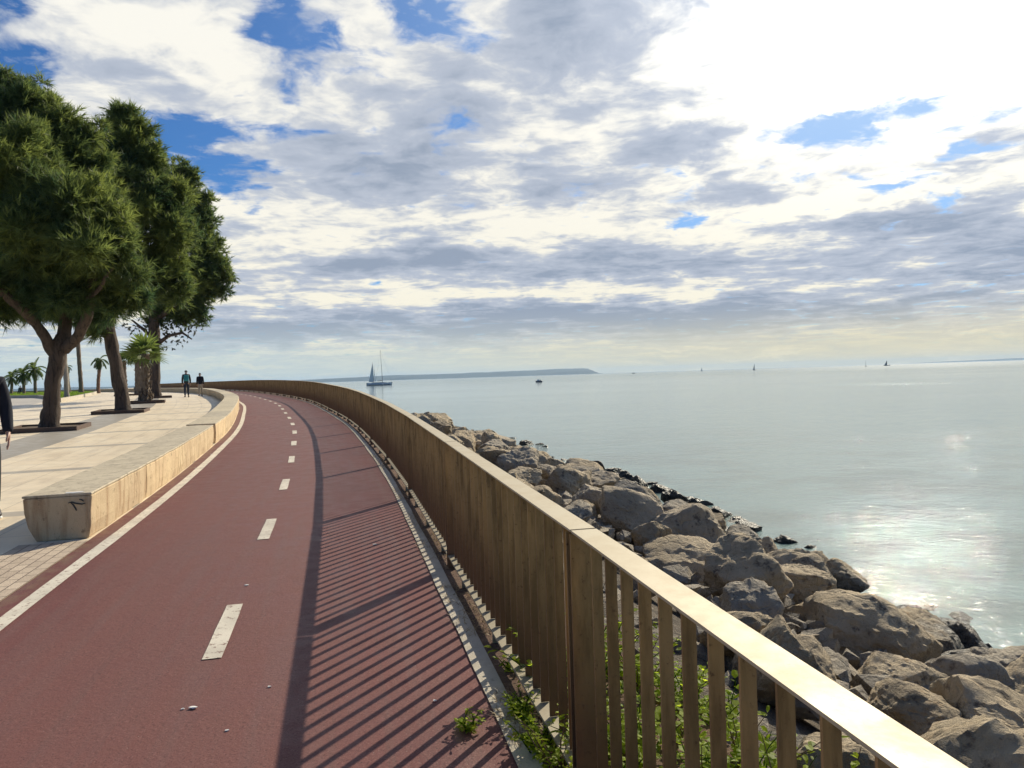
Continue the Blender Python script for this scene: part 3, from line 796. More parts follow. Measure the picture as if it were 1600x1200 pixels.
GAPS = [(170, 212, 9), (176, 224, 6), (232, 264, 7), (261, 241, 6), (142, 269, 6), (222, 300, 7), (228, 312, 4), (20, 262, 5), (52, 357, 5), (28, 452, 10), (52, 472, 9), (5, 440, 7), (146, 395, 4), (300, 300, 5), (262, 345, 4), (318, 368, 5), (110, 470, 4), (75, 445, 6), (95, 480, 5), (128, 505, 6), (138, 195, 7), (205, 250, 4), (285, 262, 5), (345, 400, 5), (312, 455, 5), (276, 478, 5)]
def tree(label, base, d, limbs, clumps, dens, seed, twigs=None, L=.34, W=.045, shrink=1.0, group='tall evergreen trees in the promenade'):
    root = thing('evergreen_tree', label, 'tree', tuple(base), 0, group)
    t = MB()
    for i, lm in enumerate(limbs):
        pts = []; rad = []
        for (px, py, r, dd) in lm:
            p = atd(px, py, d+dd); pts.append(p); rad.append(r/F*d)
        if i == 0: pts[0].z = base.z-.1; 
        # subdivide smoothly
        P = []; Rr = []
        for a in range(len(pts)-1):
            for q in range(4):
                f = q/4; P.append(pts[a].lerp(pts[a+1], f)); Rr.append(rad[a]*(1-f)+rad[a+1]*f)
        P.append(pts[-1]); Rr.append(rad[-1])
        P = [p + Vector((noise.noise(p*1.3), noise.noise(p*1.3+Vector((9, 0, 0))), 0))*.06 for p in P]
        t.tube(P, Rr, 14, True, .10, 0, seed+i)
    t.build('trunk', M['bark'], root, smooth=True)
    cl = []
    for (px, py, r, dd, tone) in clumps:
        c = atd(px, py, d+dd); R_ = r/F*d*shrink; cl.append((c, R_, R_*.95, R_*.92, tone))
    rq = random.Random(seed*3); sub = []
    for (c, rx, ry, rz, tone) in cl:
        for q in range(9):
            u = Vector((rq.gauss(0, 1), rq.gauss(0, 1), rq.gauss(0, 1))).normalized(); k = rq.uniform(.28, .56)
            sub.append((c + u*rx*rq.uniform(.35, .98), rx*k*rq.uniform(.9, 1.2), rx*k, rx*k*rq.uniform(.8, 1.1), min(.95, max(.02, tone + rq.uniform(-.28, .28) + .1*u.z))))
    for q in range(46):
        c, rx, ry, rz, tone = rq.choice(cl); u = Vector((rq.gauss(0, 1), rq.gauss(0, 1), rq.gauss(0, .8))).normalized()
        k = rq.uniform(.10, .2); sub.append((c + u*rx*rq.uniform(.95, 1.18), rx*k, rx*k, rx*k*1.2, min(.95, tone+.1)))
    gp = [(atd(px, py, d), r/F*d) for px, py, r in GAPS]
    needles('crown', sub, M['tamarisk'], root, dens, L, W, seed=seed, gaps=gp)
    if twigs:
        cl = [(atd(px, py, d+dd), r/F*d, r/F*d, r/F*d*.8, tone) for (px, py, r, dd, tone) in twigs]
        needles('sparse_branch', cl, M['twig'], root, dens*.16, .2, .09, blades=7, seed=seed+50, shell=3)
    return root
def planter(cx, cy, label, hw=.95, h=.13):
    root = thing('planter_frame', label, 'planter', (cx, cy, G(cy)), 0, 'low steel edgings round the tree bases')
    s = S(cy); _, t, nn = FENCE.at(s); t = t*1.0
    c = Vector((cx, cy, G(cy))); m = MB()
    sl = Vector((t.x, t.y, (G(cy+1)-G(cy))*t.y))
    for sg in (-1, 1):
        m.box(c + sl*(hw*sg) + Z*(h/2+.005), nn*(hw+.03), sl*.03, Z*h/2)
        m.box(c + nn*(hw*sg) + Z*(h/2+.003), nn*.03, sl*(hw-.035), Z*h/2)
    m.build('edging', M['planter'], root)
    e = MB(); n = 9; rr = random.Random(int(cx*10))
    for i in range(n):
        for j in range(n):
            p = c + nn*((i/(n-1)*2-1)*(hw-.03)) + sl*((j/(n-1)*2-1)*(hw-.03)); e.v.append(tuple(p + Z*(.06 + .03*rr.random())))
    for i in range(n-1):
        for j in range(n-1): e.f.append([i*n+j, (i+1)*n+j, (i+1)*n+j+1, i*n+j+1]); e.m.append(0)
    e.build('earth', M['earth'], root); return root

b1 = hit(75, 672)
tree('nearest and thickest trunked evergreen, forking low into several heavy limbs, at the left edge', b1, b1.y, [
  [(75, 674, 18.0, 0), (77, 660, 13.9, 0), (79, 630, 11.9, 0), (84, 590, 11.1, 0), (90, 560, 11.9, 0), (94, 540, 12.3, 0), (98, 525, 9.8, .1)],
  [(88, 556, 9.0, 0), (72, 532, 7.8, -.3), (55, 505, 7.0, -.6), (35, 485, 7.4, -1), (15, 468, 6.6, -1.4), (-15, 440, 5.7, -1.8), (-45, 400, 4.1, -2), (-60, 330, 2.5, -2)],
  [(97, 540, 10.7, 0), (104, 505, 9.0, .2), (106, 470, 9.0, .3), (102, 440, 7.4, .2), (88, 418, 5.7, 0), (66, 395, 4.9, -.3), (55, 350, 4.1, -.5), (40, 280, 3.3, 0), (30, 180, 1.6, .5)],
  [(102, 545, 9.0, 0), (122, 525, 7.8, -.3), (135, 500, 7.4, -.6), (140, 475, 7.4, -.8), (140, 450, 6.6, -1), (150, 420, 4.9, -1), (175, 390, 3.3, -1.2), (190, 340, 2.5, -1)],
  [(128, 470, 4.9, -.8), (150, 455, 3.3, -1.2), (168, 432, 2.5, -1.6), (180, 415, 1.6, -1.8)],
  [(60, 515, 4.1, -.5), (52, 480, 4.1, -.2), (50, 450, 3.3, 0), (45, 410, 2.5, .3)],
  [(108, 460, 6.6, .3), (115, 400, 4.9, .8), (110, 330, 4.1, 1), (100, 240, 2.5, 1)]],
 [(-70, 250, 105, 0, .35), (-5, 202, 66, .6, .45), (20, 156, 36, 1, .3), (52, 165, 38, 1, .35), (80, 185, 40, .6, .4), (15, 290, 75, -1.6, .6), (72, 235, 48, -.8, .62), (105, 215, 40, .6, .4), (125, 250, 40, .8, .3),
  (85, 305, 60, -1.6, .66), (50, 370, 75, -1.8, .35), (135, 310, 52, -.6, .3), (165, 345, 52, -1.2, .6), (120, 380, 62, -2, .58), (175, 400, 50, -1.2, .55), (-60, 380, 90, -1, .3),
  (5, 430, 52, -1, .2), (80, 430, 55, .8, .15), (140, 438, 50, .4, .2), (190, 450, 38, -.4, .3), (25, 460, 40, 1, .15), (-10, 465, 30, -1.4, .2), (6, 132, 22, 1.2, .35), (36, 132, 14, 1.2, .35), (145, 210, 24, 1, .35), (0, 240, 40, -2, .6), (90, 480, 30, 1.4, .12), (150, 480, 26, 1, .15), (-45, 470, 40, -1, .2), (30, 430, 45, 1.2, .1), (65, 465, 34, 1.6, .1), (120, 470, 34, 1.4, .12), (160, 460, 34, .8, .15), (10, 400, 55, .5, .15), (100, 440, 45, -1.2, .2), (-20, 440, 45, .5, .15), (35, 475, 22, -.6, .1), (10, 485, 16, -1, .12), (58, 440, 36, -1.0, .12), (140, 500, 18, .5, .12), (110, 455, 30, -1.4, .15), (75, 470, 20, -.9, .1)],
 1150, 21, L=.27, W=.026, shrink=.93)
planter(b1.x, b1.y, 'steel edging round the thick forked tree at the left')
b2 = hit(190, 645)
tree('second evergreen with a slim leaning bare trunk, behind the thick forked tree', b2, b2.y, [
  [(194, 647, 14, 0), (191, 630, 10.5, 0), (184, 590, 10, 0), (178, 550, 9.5, 0), (171, 515, 9, 0), (167, 485, 8.5, 0), (170, 440, 8, 0), (178, 380, 6, 0), (186, 300, 5, 0), (188, 220, 3, 0), (186, 165, 1.5, 0)],
  [(170, 450, 6, 0), (200, 410, 5, -.5), (235, 370, 4, -.5), (265, 330, 2, 0)], [(180, 360, 5, 0), (210, 300, 4, .4), (235, 250, 2, .5)], [(168, 470, 4, 0), (150, 500, 3, -.3), (146, 525, 2, -.3)]],
 [(190, 186, 20, 0, .3), (178, 200, 22, .5, .25), (208, 200, 28, 0, .35), (222, 235, 34, 0, .4), (186, 245, 34, -.3, .38), (245, 262, 28, .3, .35), (205, 290, 46, -.6, .45), (160, 265, 36, 0, .3), (250, 310, 42, 0, .4),
  (225, 350, 50, -.8, .5), (270, 350, 36, .4, .35), (260, 395, 44, -.4, .5), (215, 410, 48, -1, .55), (235, 450, 36, -.5, .4), (190, 455, 34, .6, .2), (145, 505, 17, -.3, .25), (150, 525, 9, -.3, .3), (268, 440, 36, 0, .35), (172, 225, 14, .8, .3), (183, 170, 9, 0, .3), (204, 176, 10, 0, .3)],
 640, 33, L=.30, W=.036, shrink=.90)
planter(b2.x, b2.y, 'steel edging round the slim leaning trunk')
b3 = hit(243, 622)
tree('third evergreen, dark straight trunk behind the fan palm, crown spreading out over the walkers', b3, b3.y, [
  [(243, 624, 9.5, 0), (242, 600, 8, 0), (242, 560, 7.5, 0), (241, 520, 8, 0), (243, 480, 8, 0), (255, 430, 7, 0), (270, 370, 5, 0), (285, 310, 3, 0), (290, 260, 1.5, 0)],
  [(244, 500, 5, 0), (270, 480, 4, -.5), (300, 450, 3, -1), (330, 430, 2, -1)], [(243, 540, 3.5, 0), (262, 525, 2.5, -.5), (285, 520, 1.8, -.5), (300, 530, 1, -.5)], [(241, 530, 3, 0), (222, 512, 2, -.3), (205, 500, 1.2, -.3)], [(258, 420, 4, 0), (300, 380, 3, .5), (330, 350, 1.5, .5)]],
 [(290, 262, 20, 0, .3), (275, 285, 26, .5, .35), (302, 285, 17, 0, .35), (308, 312, 22, 0, .35), (285, 330, 34, -.5, .45), (318, 345, 24, 0, .35), (300, 380, 36, -.5, .5), (330, 385, 22, .4, .35), (340, 415, 26, 0, .4), (315, 425, 36, -.6, .5), (352, 428, 15, 0, .35), (285, 430, 40, -.5, .4),
  (270, 462, 32, 0, .3), (305, 462, 32, -.4, .4), (335, 455, 20, 0, .35), (245, 470, 30, .3, .2), (250, 495, 22, .2, .2), (312, 490, 16, 0, .3), (285, 492, 18, 0, .25)],
 270, 47, twigs=[(215, 505, 24, 0, .3), (250, 515, 24, 0, .3), (280, 520, 24, 0, .4), (300, 512, 20, 0, .4), (262, 535, 16, 0, .3)], L=.36, W=.058, shrink=.92)
planter(b3.x, b3.y, 'steel edging round the dark straight trunk beyond the fan palm', 1.0)
# ------------------------------------------------------------------ palms
def palm(label, px, py, top, dist=None, kind='fan', tw=12, crown=34, nleaf=26, bark='palmbark', lean=(0, 0), skirt=0, seed=1, group='palms on the promenade', droop=.35, tone=.5, z=None):
    """px, py: foot; top: (px, py) of the crown's centre; sizes in photo pixels at the palm's distance"""
    b = hit(px, py) if dist is None else atd(px, py, dist)
    if dist is not None: b.z = G(dist) if z is None else z
    d = b.y; k = d/F; rr = random.Random(seed); g = np.random.default_rng(seed)
    tp = atd(top[0], top[1], d) - b
    root = thing('palm_tree', label, 'palm', tuple(b), 0, group); LOCAL.add(root.name)
    m = MB(); P = []; R_ = []
    n = 22
    for i in range(n):
        f = i/(n-1); p = Vector((tp.x*f + .04*math.sin(f*5+seed), tp.y*f, tp.z*f-.05*(1-f))); P.append(p)
        r = tw*k/2*(1.0 - .12*f + .5*max(0, .12-f)/.12*.6); R_.append(r*(1+.06*math.sin(i*2.4)))
    m.tube(P, R_, 12, True, .09, 0, seed)
    if skirt:   # old leaf bases bulging round the foot and up the trunk
        for i in range(skirt):
            f = rr.random()**2.2*.95; a = rr.uniform(0, 6.28); p = Vector((tp.x*f, 0, tp.z*f)); o = Vector((math.cos(a), math.sin(a), 0))
            r = tw*k/2; big = 1.7 if f < .18 else .8
            m.tube([p + o*r*.8, p + o*r*(1.1+.25*big*rr.random()) + Z*.10*big, p + o*r*(1.15+.3*big*rr.random()) + Z*.22*big], [.06*big*.8, .05*big*.8, .01], 5, True, .2, 0, i)
    m.build('trunk', M[bark], root, smooth=True)
    V = []; T = []
    C = np.array(tp); Rc = crown*k
    for i in range(nleaf):
        a = 2.399963*i + rr.uniform(-.2, .2); f = (i+.5)/nleaf
        el = math.radians(80 - (105 if kind == 'fan' else 112)*f + rr.uniform(-8, 8))
        h = np.array([math.cos(a)*math.cos(el), math.sin(a)*math.cos(el), math.sin(el)])
        side = np.array([-math.sin(a), math.cos(a), 0]); upv = np.cross(side, h)*-1
        if kind == 'fan':
            ph = rr.uniform(-.9, .9); side, upv = side*math.cos(ph) + upv*math.sin(ph), upv*math.cos(ph) - side*math.sin(ph)
        tn = min(1, max(0, tone + .25*(1-2*f) + rr.uniform(-.15, .15)))
        def blade(b0, d, l, w):
            q = np.cross(d, upv); q = q/(np.linalg.norm(q)+1e-9)
            mid = b0 + d*l*.55; tip = b0 + d*l + np.array([0, 0, -droop*l*.55]); mid = mid + np.array([0, 0, -droop*l*.08])
            for tri in ((b0-q*w*.35, b0+q*w*.35, mid+q*w*.5), (b0-q*w*.35, mid+q*w*.5, mid-q*w*.5), (mid-q*w*.5, mid+q*w*.5, tip)):
                V.extend(tri); T.extend([tn]*3)
        if kind == 'fan':
            pet = C + h*Rc*.30; 
            for tri in ((C+side*.02, C-side*.02, pet+side*.012), (C-side*.02, pet-side*.012, pet+side*.012)): V.extend(tri); T.extend([tn]*3)
            for j in range(13):
                th = math.radians(-95 + 190*j/12)
                d = h*math.cos(th) + side*math.sin(th) + upv*.12*abs(math.sin(th)); d /= np.linalg.norm(d)
                blade(pet, d, Rc*(.74-.16*abs(math.sin(th)))*rr.uniform(.85, 1.1), Rc*.075)
        else:
            p = C.copy(); dcur = h.copy(); seg = 9; st = Rc/seg*1.1
            for j in range(seg):
                dcur = dcur + np.array([0, 0, -.16-droop*.15]); dcur /= np.linalg.norm(dcur); p2 = p + dcur*st
                V.extend([p+side*.02, p-side*.02, p2]); T.extend([tn]*3)
                ll = Rc*.34*math.sin(math.pi*(j+1.2)/(seg+1.6))
                for sg in (-1, 1):
                    for q_ in (0, .5):
                        d = side*sg*.85 + dcur*.65 + np.array([0, 0, -.15]); d /= np.linalg.norm(d); blade(p*(1-q_)+p2*q_, d, ll, Rc*.06)
                p = p2
    tri_mesh('crown', np.array(V, np.float32), np.array(T, np.float32), M['palmleaf'], root)
    return root
palm('leafy fan palm with a shaggy foot in front of the dark straight tree trunk', 228, 630, (226, 553), tw=14, crown=42, nleaf=17, skirt=90, seed=3, tone=.68, droop=.2)
bp = hit(228, 630); planter(bp.x, bp.y, 'steel edging round the shaggy footed fan palm')
palm('fan palm half hidden behind the leafy one, with a straight rough trunk', 216, 614, (214, 556), tw=9.5, crown=24, nleaf=24, dist=70, skirt=30, seed=5, tone=.35)
bp = atd(216, 614, 68); planter(bp.x, 66, 'steel edging round the half hidden fan palm')
palm('small fan palm between the slim leaning trunk and the leafy palm', 195, 614, (194, 564), tw=7.5, crown=21, nleaf=22, dist=82, skirt=20, seed=7, tone=.3)
palm('red brown trunked palm with a few ragged fronds bent to the right', 153, 613, (156, 562), tw=5.5, crown=16, nleaf=11, kind='feather', bark='redbark', dist=96, seed=9, droop=.7, tone=.25)
palm('tall bare trunked palm whose head is lost in the thick tree\'s foliage', 128, 612, (118, 500), tw=6.5, crown=26, nleaf=16, dist=92, seed=11, tone=.2, droop=.8)
palm('pale smooth trunked palm standing on the lawn just right of the thick trunk', 104, 623, (98, 500), tw=7.5, crown=20, nleaf=14, bark='palebark', dist=56, seed=13, tone=.3)
palm('dead looking small palm behind the pale trunk', 109, 611, (105, 573), tw=4, crown=9, nleaf=9, dist=108, seed=15, droop=1., tone=.1, kind='feather')
palm('leftmost of the three small palms beyond the lawn', 18, 614, (18, 590), tw=4.4, crown=15, nleaf=18, kind='feather', dist=112, seed=17, tone=.3, group='small palms beyond the lawn')
palm('middle of the three small palms beyond the lawn', 37, 613, (36, 584), tw=4.6, crown=18, nleaf=20, kind='feather', dist=108, seed=19, tone=.3, group='small palms beyond the lawn')
palm('rightmost and tallest of the three small palms beyond the lawn', 56, 613, (53, 577), tw=4.8, crown=19, nleaf=20, kind='feather', dist=105, seed=23, tone=.35, group='small palms beyond the lawn')

# ------------------------------------------------------------------ lawn, its kerb, the side road
def poly_sheet(name, pxs, dz, mat):
    P = [hit(a, b) for a, b in pxs]; bm = bmesh.new()
    f = bm.faces.new([bm.verts.new((p.x, p.y, 0)) for p in P]); bmesh.ops.triangulate(bm, faces=[f])
    bmesh.ops.subdivide_edges(bm, edges=bm.edges[:], cuts=5, use_grid_fill=True); bmesh.ops.triangulate(bm, faces=bm.faces[:])
    for v in bm.verts: v.co.z = G(v.co.y) + dz
    bmesh.ops.recalc_face_normals(bm, faces=bm.faces[:])
    for f in bm.faces:
        if f.normal.z < 0: f.normal_flip()
    me = bpy.data.meshes.new(name); bm.to_mesh(me); bm.free(); me.materials.append(mat); return link(name, me), P
LAWN = [(93, 629), (120, 623.5), (146, 616.8), (150, 614.8), (135, 613.2), (100, 612.6), (60, 613.5), (10, 615.5), (-30, 617.5), (-20, 623), (30, 622.3), (60, 621.8), (80, 624.5)]
lo, LP = poly_sheet('lawn', LAWN, .10, M['turf']); tag(lo, kind='structure')
# kerb of the lawn
kb = MB()
ring = [hit(*LAWN[i]) for i in (9, 10, 11, 12, 0, 1, 2, 3)]
for i in range(len(ring)-1):
    a, b = ring[i], ring[i+1]; d = (b-a); n = Vector((d.y, -d.x, 0)).normalized()*.09
    A = lift(a, 0); Bq = lift(b, 0)
    kb.hexa([A-n-Z*.02, A+n-Z*.02, Bq+n-Z*.02, Bq-n-Z*.02, A-n+Z*.27, A+n+Z*.27, Bq+n+Z*.27, Bq-n+Z*.27])
tag(kb.build('lawn_kerb', M['kerbstone']), 'pale stone kerb curving round the lawn behind the thick forked tree', 'kerb')
# grass blades
g = np.random.default_rng(5); V = []; T = []
me = lo.data; me.calc_loop_triangles(); tris = [[me.vertices[i].co.copy() for i in t.vertices] for t in me.loop_triangles]
ar = np.array([(t[1]-t[0]).cross(t[2]-t[0]).length/2 for t in tris]); cum = np.cumsum(ar)/ar.sum()
for _ in range(26000):
    t = tris[int(np.searchsorted(cum, g.random()))]; a, b = g.random(2)
    if a+b > 1: a, b = 1-a, 1-b
    p = np.array(t[0] + (t[1]-t[0])*a + (t[2]-t[0])*b); h = g.uniform(.08, .2); w = .03; an = g.uniform(0, 6.28)
    q = np.array([math.cos(an), math.sin(an), 0])*w
    V += [p-q, p+q, p + np.array([g.normal()*.06, g.normal()*.06, h])]; T += [g.random()]*3
tag(tri_mesh('grass', np.array(V, np.float32), np.array(T, np.float32), M['grass']), kind='stuff')

# ------------------------------------------------------------------ weeds at the foot of the fence
def weed(label, x, y, h, n, spread, seed, base=None, tone=.5, leaf=.05, group='weeds at the foot of the railing'):
    rr = random.Random(seed); zb = G(y)+.01 if base is None else base
    root = thing('weed', label, 'weed', (x, y, zb), 0, group); LOCAL.add(root.name)
    st = MB(); V = []; T = []
    for i in range(n):
        a = rr.uniform(0, 6.28); r0 = rr.random()*spread*.22; p = Vector((math.cos(a)*r0, math.sin(a)*r0, 0))
        hh = h*rr.uniform(.5, 1.1); le = Vector((math.cos(a)*rr.uniform(.1, 1.0), math.sin(a)*rr.uniform(.1, 1.0), 1)).normalized()
        pts = [p]
        for j in range(5):
            le = (le + Vector((rr.uniform(-.25, .25), rr.uniform(-.25, .25), -.05*j))).normalized(); pts.append(pts[-1] + le*hh/5)
        st.tube(pts, [.004, .0035, .003, .0028, .002, .0012], 5, True)
        for j in range(1, 6):
            for q in range(rr.choice([2, 3, 4])):
                b = pts[j] - (pts[j]-pts[j-1])*rr.random(); an = rr.uniform(0, 6.28)
                d = Vector((math.cos(an), math.sin(an), rr.uniform(-.2, .7))).normalized(); l = leaf*rr.uniform(.6, 1.5)*(1.2-.1*j)
                s = d.cross(Z).normalized()*l*rr.uniform(.15, .33); fold = Z*l*rr.uniform(-.1, .15)
                m1, m2, tip = b + d*l*.35, b + d*l*.75, b + d*l - Z*l*.2
                tn = min(1, max(0, tone + rr.uniform(-.35, .35)))
                for tri in ((b, m1+s, m1+fold*0-fold), (b, m1-fold, m1-s), (m1-fold, m1+s, m2+s*.8), (m1-fold, m2+s*.8, m2-fold), (m1-s, m1-fold, m2-fold), (m1-s, m2-fold, m2-s*.8), (m2-fold, m2+s*.8, tip), (m2-s*.8, m2-fold, tip)):
                    V += [tuple(v) for v in tri]; T += [tn]*3
    st.build('stem', M['dry'] if seed % 3 == 0 else M['weed'], root)
    tri_mesh('leaves', np.array(V, np.float32), np.array(T, np.float32), M['weed'], root)
    return root
for i, (o, y, h, n, sp, lab) in enumerate([
    (-.02, 3.42, .15, 16, .2, 'low green weed spilling over the kerb at the bottom of the photo'),
    (-.03, 3.12, .20, 24, .24, 'bushy green weed between the kerb and the railing at the bottom of the photo'),
    (-.0, 2.92, .26, 20, .26, 'dark tangled weed in front of the wide railing post'),
    (-.30, 3.38, .11, 7, .14, 'tiny yellow green sprig on the red path beside the kerb'),
    (.02, 3.95, .10, 7, .16, 'small sprig against the railing slats above the bushy weed')]):
    p = FENCE.at(S(y), o)[0]; weed(lab, p.x, p.y, h, n, sp, 40+i, tone=.72, leaf=.03)
nb = 0
for i in range(28):
    y = 1.3 + i*.098 + rnd.uniform(-.05, .05); o = rnd.uniform(.14, .75)
    p = FENCE.at(S(y), o)[0]
    weed('one of the bright backlit weeds growing behind the near railing slats', p.x, p.y, rnd.uniform(.28, .55), 15, .36, 60+i, tone=.7, leaf=.055, base=G(p.y)-.08, group='backlit weeds behind the railing')
# dry grass along the soil strip
V = []; T = []
for _ in range(5200):
    y = 3.2 + 11*g.random()**1.6; o = g.uniform(-.15, .16)
    if noise.noise(Vector((y*1.1, 3, 1))) < -.08: continue
    p3 = FENCE.at(S(y), o)[0]; p = np.array([p3.x, p3.y, G(p3.y)+.012]); l = g.uniform(.03, .10); an = g.uniform(0, 6.28)
    d = np.array([math.cos(an), math.sin(an), g.uniform(.05, .6)]); q = np.array([-d[1], d[0], 0])*.0025
    V += [p-q, p+q, p+d*l]; T += [g.random()]*3
tag(tri_mesh('dry_grass', np.array(V, np.float32), np.array(T, np.float32), M['dry']), kind='stuff')

# litter on the path
for i, (px, py, s, lab) in enumerate([(302, 1110, .035, 'larger scrap of white paper lying on the near left lane'), (286, 1112, .016, 'tiny white scrap beside the larger one on the near left lane'), (586, 853, .035, 'white scrap on the striped shadow of the path'),
      (386, 917, .03, 'pale flake on the path above the nearest dash'), (680, 1099, .018, 'white pebble sized scrap on the near right lane'), (355, 1146, .016, 'small white scrap at the bottom of the left lane'), (421, 1077, .018, 'curled white scrap below the nearest dash'),
      (154, 823, .03, 'white scrap on the red strip close to the stone seat'), (305, 733, .06, 'crumpled paper lying across the left edge line'), (330, 711, .05, 'paper scrap beside the far part of the left edge line')]):
    p = hit(px, py); rr = random.Random(i); mb = MB(); K = 9; vs = []
    for q in range(K):
        a = 6.283*q/K; r = s*.6*rr.uniform(.55, 1.1); vs.append(Vector((p.x + math.cos(a)*r, p.y + math.sin(a)*r*.7, p.z + .015 + rr.uniform(0, .12)*s)))
    mb.add(vs + [v-Z*.004 for v in vs], [tuple(range(K))] + [(j, (j+1) % K, K+(j+1) % K, K+j) for j in range(K)] + [tuple(range(2*K-1, K-1, -1))])
    tag(mb.build('paper_scrap', M['paper']), lab, 'litter', 'scraps of litter on the path')
# ------------------------------------------------------------------ people
def person(label, loc, rz, height, top, legs, stride=.25, pack=None, arm=.1, shoe='rubber', group=None, hood=False, armout=.0, fingers=True, bag=None, sit=False):
    k = height/1.75
    root = thing('person', label, 'person', tuple(loc), rz, group); LOCAL.add(root.name); root.scale = (k, k, k)
    st = stride
    def leg(sx):
        f = st*sx                      # one leg forward (+y), the other back
        if sit: return [Vector((.09*sx, 0, .50)), Vector((.12*sx, .42, .50)), Vector((.12*sx, .44, .09)), Vector((.12*sx, .58, .035))]
        hip = Vector((.09*sx, 0, .90)); knee = Vector((.10*sx, f*.55+.03, .49)); ank = Vector((.10*sx, f*1.0-.02 if f > 0 else f*1.25-.02, .09 if f >= 0 else .12))
        toe = ank + Vector((.015*sx, .15, -.055 if f >= 0 else -.08)); return [hip, knee, ank, toe]
    dz = -.42 if sit else 0
    def armp(sx):
        f = -arm*sx
        return [Vector((.175*sx, -.01, 1.42+dz)), Vector((.212*sx+armout*sx, -.03+f*.5, 1.14+dz)), Vector((.215*sx+armout*sx*1.3, .05+f*1.1, .90+dz)), Vector((.215*sx+armout*sx*1.3, .075+f*1.2, .825+dz))]
    T_ = [Vector((0, 0, .94+dz)), Vector((0, -.01, 1.10+dz)), Vector((0, -.015, 1.28+dz)), Vector((0, -.01, 1.42+dz)), Vector((0, 0, 1.50+dz)), Vector((0, .015, 1.585+dz)), Vector((0, .02, 1.66+dz)), Vector((0, .01, 1.715+dz))]
    tr = [(.135, .10), (.125, .095), (.145, .105), (.10, .075), (.052, .055), (.072, .088), (.082, .098), (.055, .07)]
    V = list(zip(T_, tr)); E = [(i, i+1) for i in range(7)]
    for sx in (-1, 1):
        A = armp(sx); b = len(V)
        V += list(zip(A, [.052, .042, .028, (.018, .036)])); E += [(3, b), (b, b+1), (b+1, b+2), (b+2, b+3)]
        if fingers:
            pz = A[3]; dirv = (A[3]-A[2]).normalized()
            for q, (oy, l) in enumerate(((.030, .072), (.010, .082), (-.010, .076), (-.029, .060))):
                c = len(V); p0 = pz + Vector((0, oy*.9, 0)) + dirv*.035
                V += [(p0, .0095), (p0 + dirv*l*.5 + Vector((-.006*sx, .004, 0)), .0088), (p0 + dirv*l + Vector((-.022*sx, .008, 0)), .007)]
                E += [(b+3, c), (c, c+1), (c+1, c+2)]
            c = len(V); p0 = pz + Vector((-.008*sx, .038, .03))
            V += [(p0, .011), (p0 + Vector((-.012*sx, .022, -.03)), .0105), (p0 + Vector((-.018*sx, .026, -.058)), .008)]; E += [(b+2, c), (c, c+1), (c+1, c+2)]
        Lg = leg(sx); b = len(V)
        V += list(zip(Lg, [.082, .055, .036, .03])); E += [(0, b), (b, b+1), (b+1, b+2), (b+2, b+3)]
    # nose
    b = len(V); V += [(Vector((0, .115, 1.632+dz)), .016)]; E += [(6, b)]
    skin('body', V, E, 0, M['skin'], root, 1)
    # jacket: torso and sleeves
    J = [(T_[0]+Vector((0, 0, -.06)), (.165, .128)), (T_[1], (.165, .128)), (T_[2], (.175, .135)), (T_[3], (.125, .10)), (T_[4]-Vector((0, 0, .015)), (.068, .07))]; E = [(0, 1), (1, 2), (2, 3), (3, 4)]
    for sx in (-1, 1):
        A = armp(sx); b = len(J); J += [(A[0]+Vector((.005*sx, 0, 0)), .072), (A[1], .068), (A[2].lerp(A[1], .1), .054), (A[2]+(A[2]-A[1])*.06, .048)]; E += [(3, b), (b, b+1), (b+1, b+2), (b+2, b+3)]
    skin('jacket', J, E, 1, M[top], root, 2)
    Tq = [(T_[0]+Vector((0, 0, .05)), (.142, .112)), (T_[0]-Vector((0, 0, .04)), (.14, .112))]; E = [(0, 1)]
    for sx in (-1, 1):
        Lg = leg(sx); b = len(Tq); Tq += [(Lg[0]-Vector((0, 0, .04 if not sit else 0)), .098), (Lg[1], .073), (Lg[1].lerp(Lg[2], .5), .066), (Lg[2]+Vector((0, .005, .01)), .056)]; E += [(1, b), (b, b+1), (b+1, b+2), (b+2, b+3)]
    skin('trousers', Tq, E, 0, M[legs], root, 2)
    for sx in (-1, 1):
        Lg = leg(sx); h = Lg[2]; t = Lg[3]
        sh = skin('shoe', [(h+Vector((0, -.035, -.035)), .048), (h+Vector((0, .03, -.03)), .05), (t+Vector((0, -.02, .01)), (.05, .038)), (t+Vector((0, .045, .005)), (.035, .026))], [(0, 1), (1, 2), (2, 3)], 0, M['rubber'], root, 2)
        if shoe == 'white':
            skin('sole', [(h+Vector((0, -.05, -.072)), (.045, .016)), (t+Vector((0, -.02, -.022)), (.053, .017)), (t+Vector((0, .055, -.016)), (.036, .014))], [(0, 1), (1, 2)], 0, M['whiteshoe'], sh, 2)
    hd = T_[6]
    skin('hair', [(hd+Vector((0, -.03, -.05)), (.075, .06)), (hd+Vector((0, -.022, .02)), (.088, .085)), (hd+Vector((0, -.005, .065)), (.07, .075))], [(0, 1), (1, 2)], 0, M['hair'], root, 2)
    for sx in (-1, 1):
        e = MB(); e.lathe(hd+Vector((.033*sx, .088, -.012)), [(.001, -.011), (.008, -.008), (.012, 0), (.008, .008), (.001, .011)], 8); e.build('eye', M['eye'], root, smooth=True)
        e = MB(); c0 = hd+Vector((.084*sx, .0, -.03)); e.tube([c0+Vector((0, .01, .032)), c0+Vector((.012*sx, -.005, .02)), c0+Vector((.013*sx, -.006, -.01)), c0+Vector((0, .006, -.03))], [.008, .012, .011, .006], 8); e.build('ear', M['skin'], root, smooth=True)
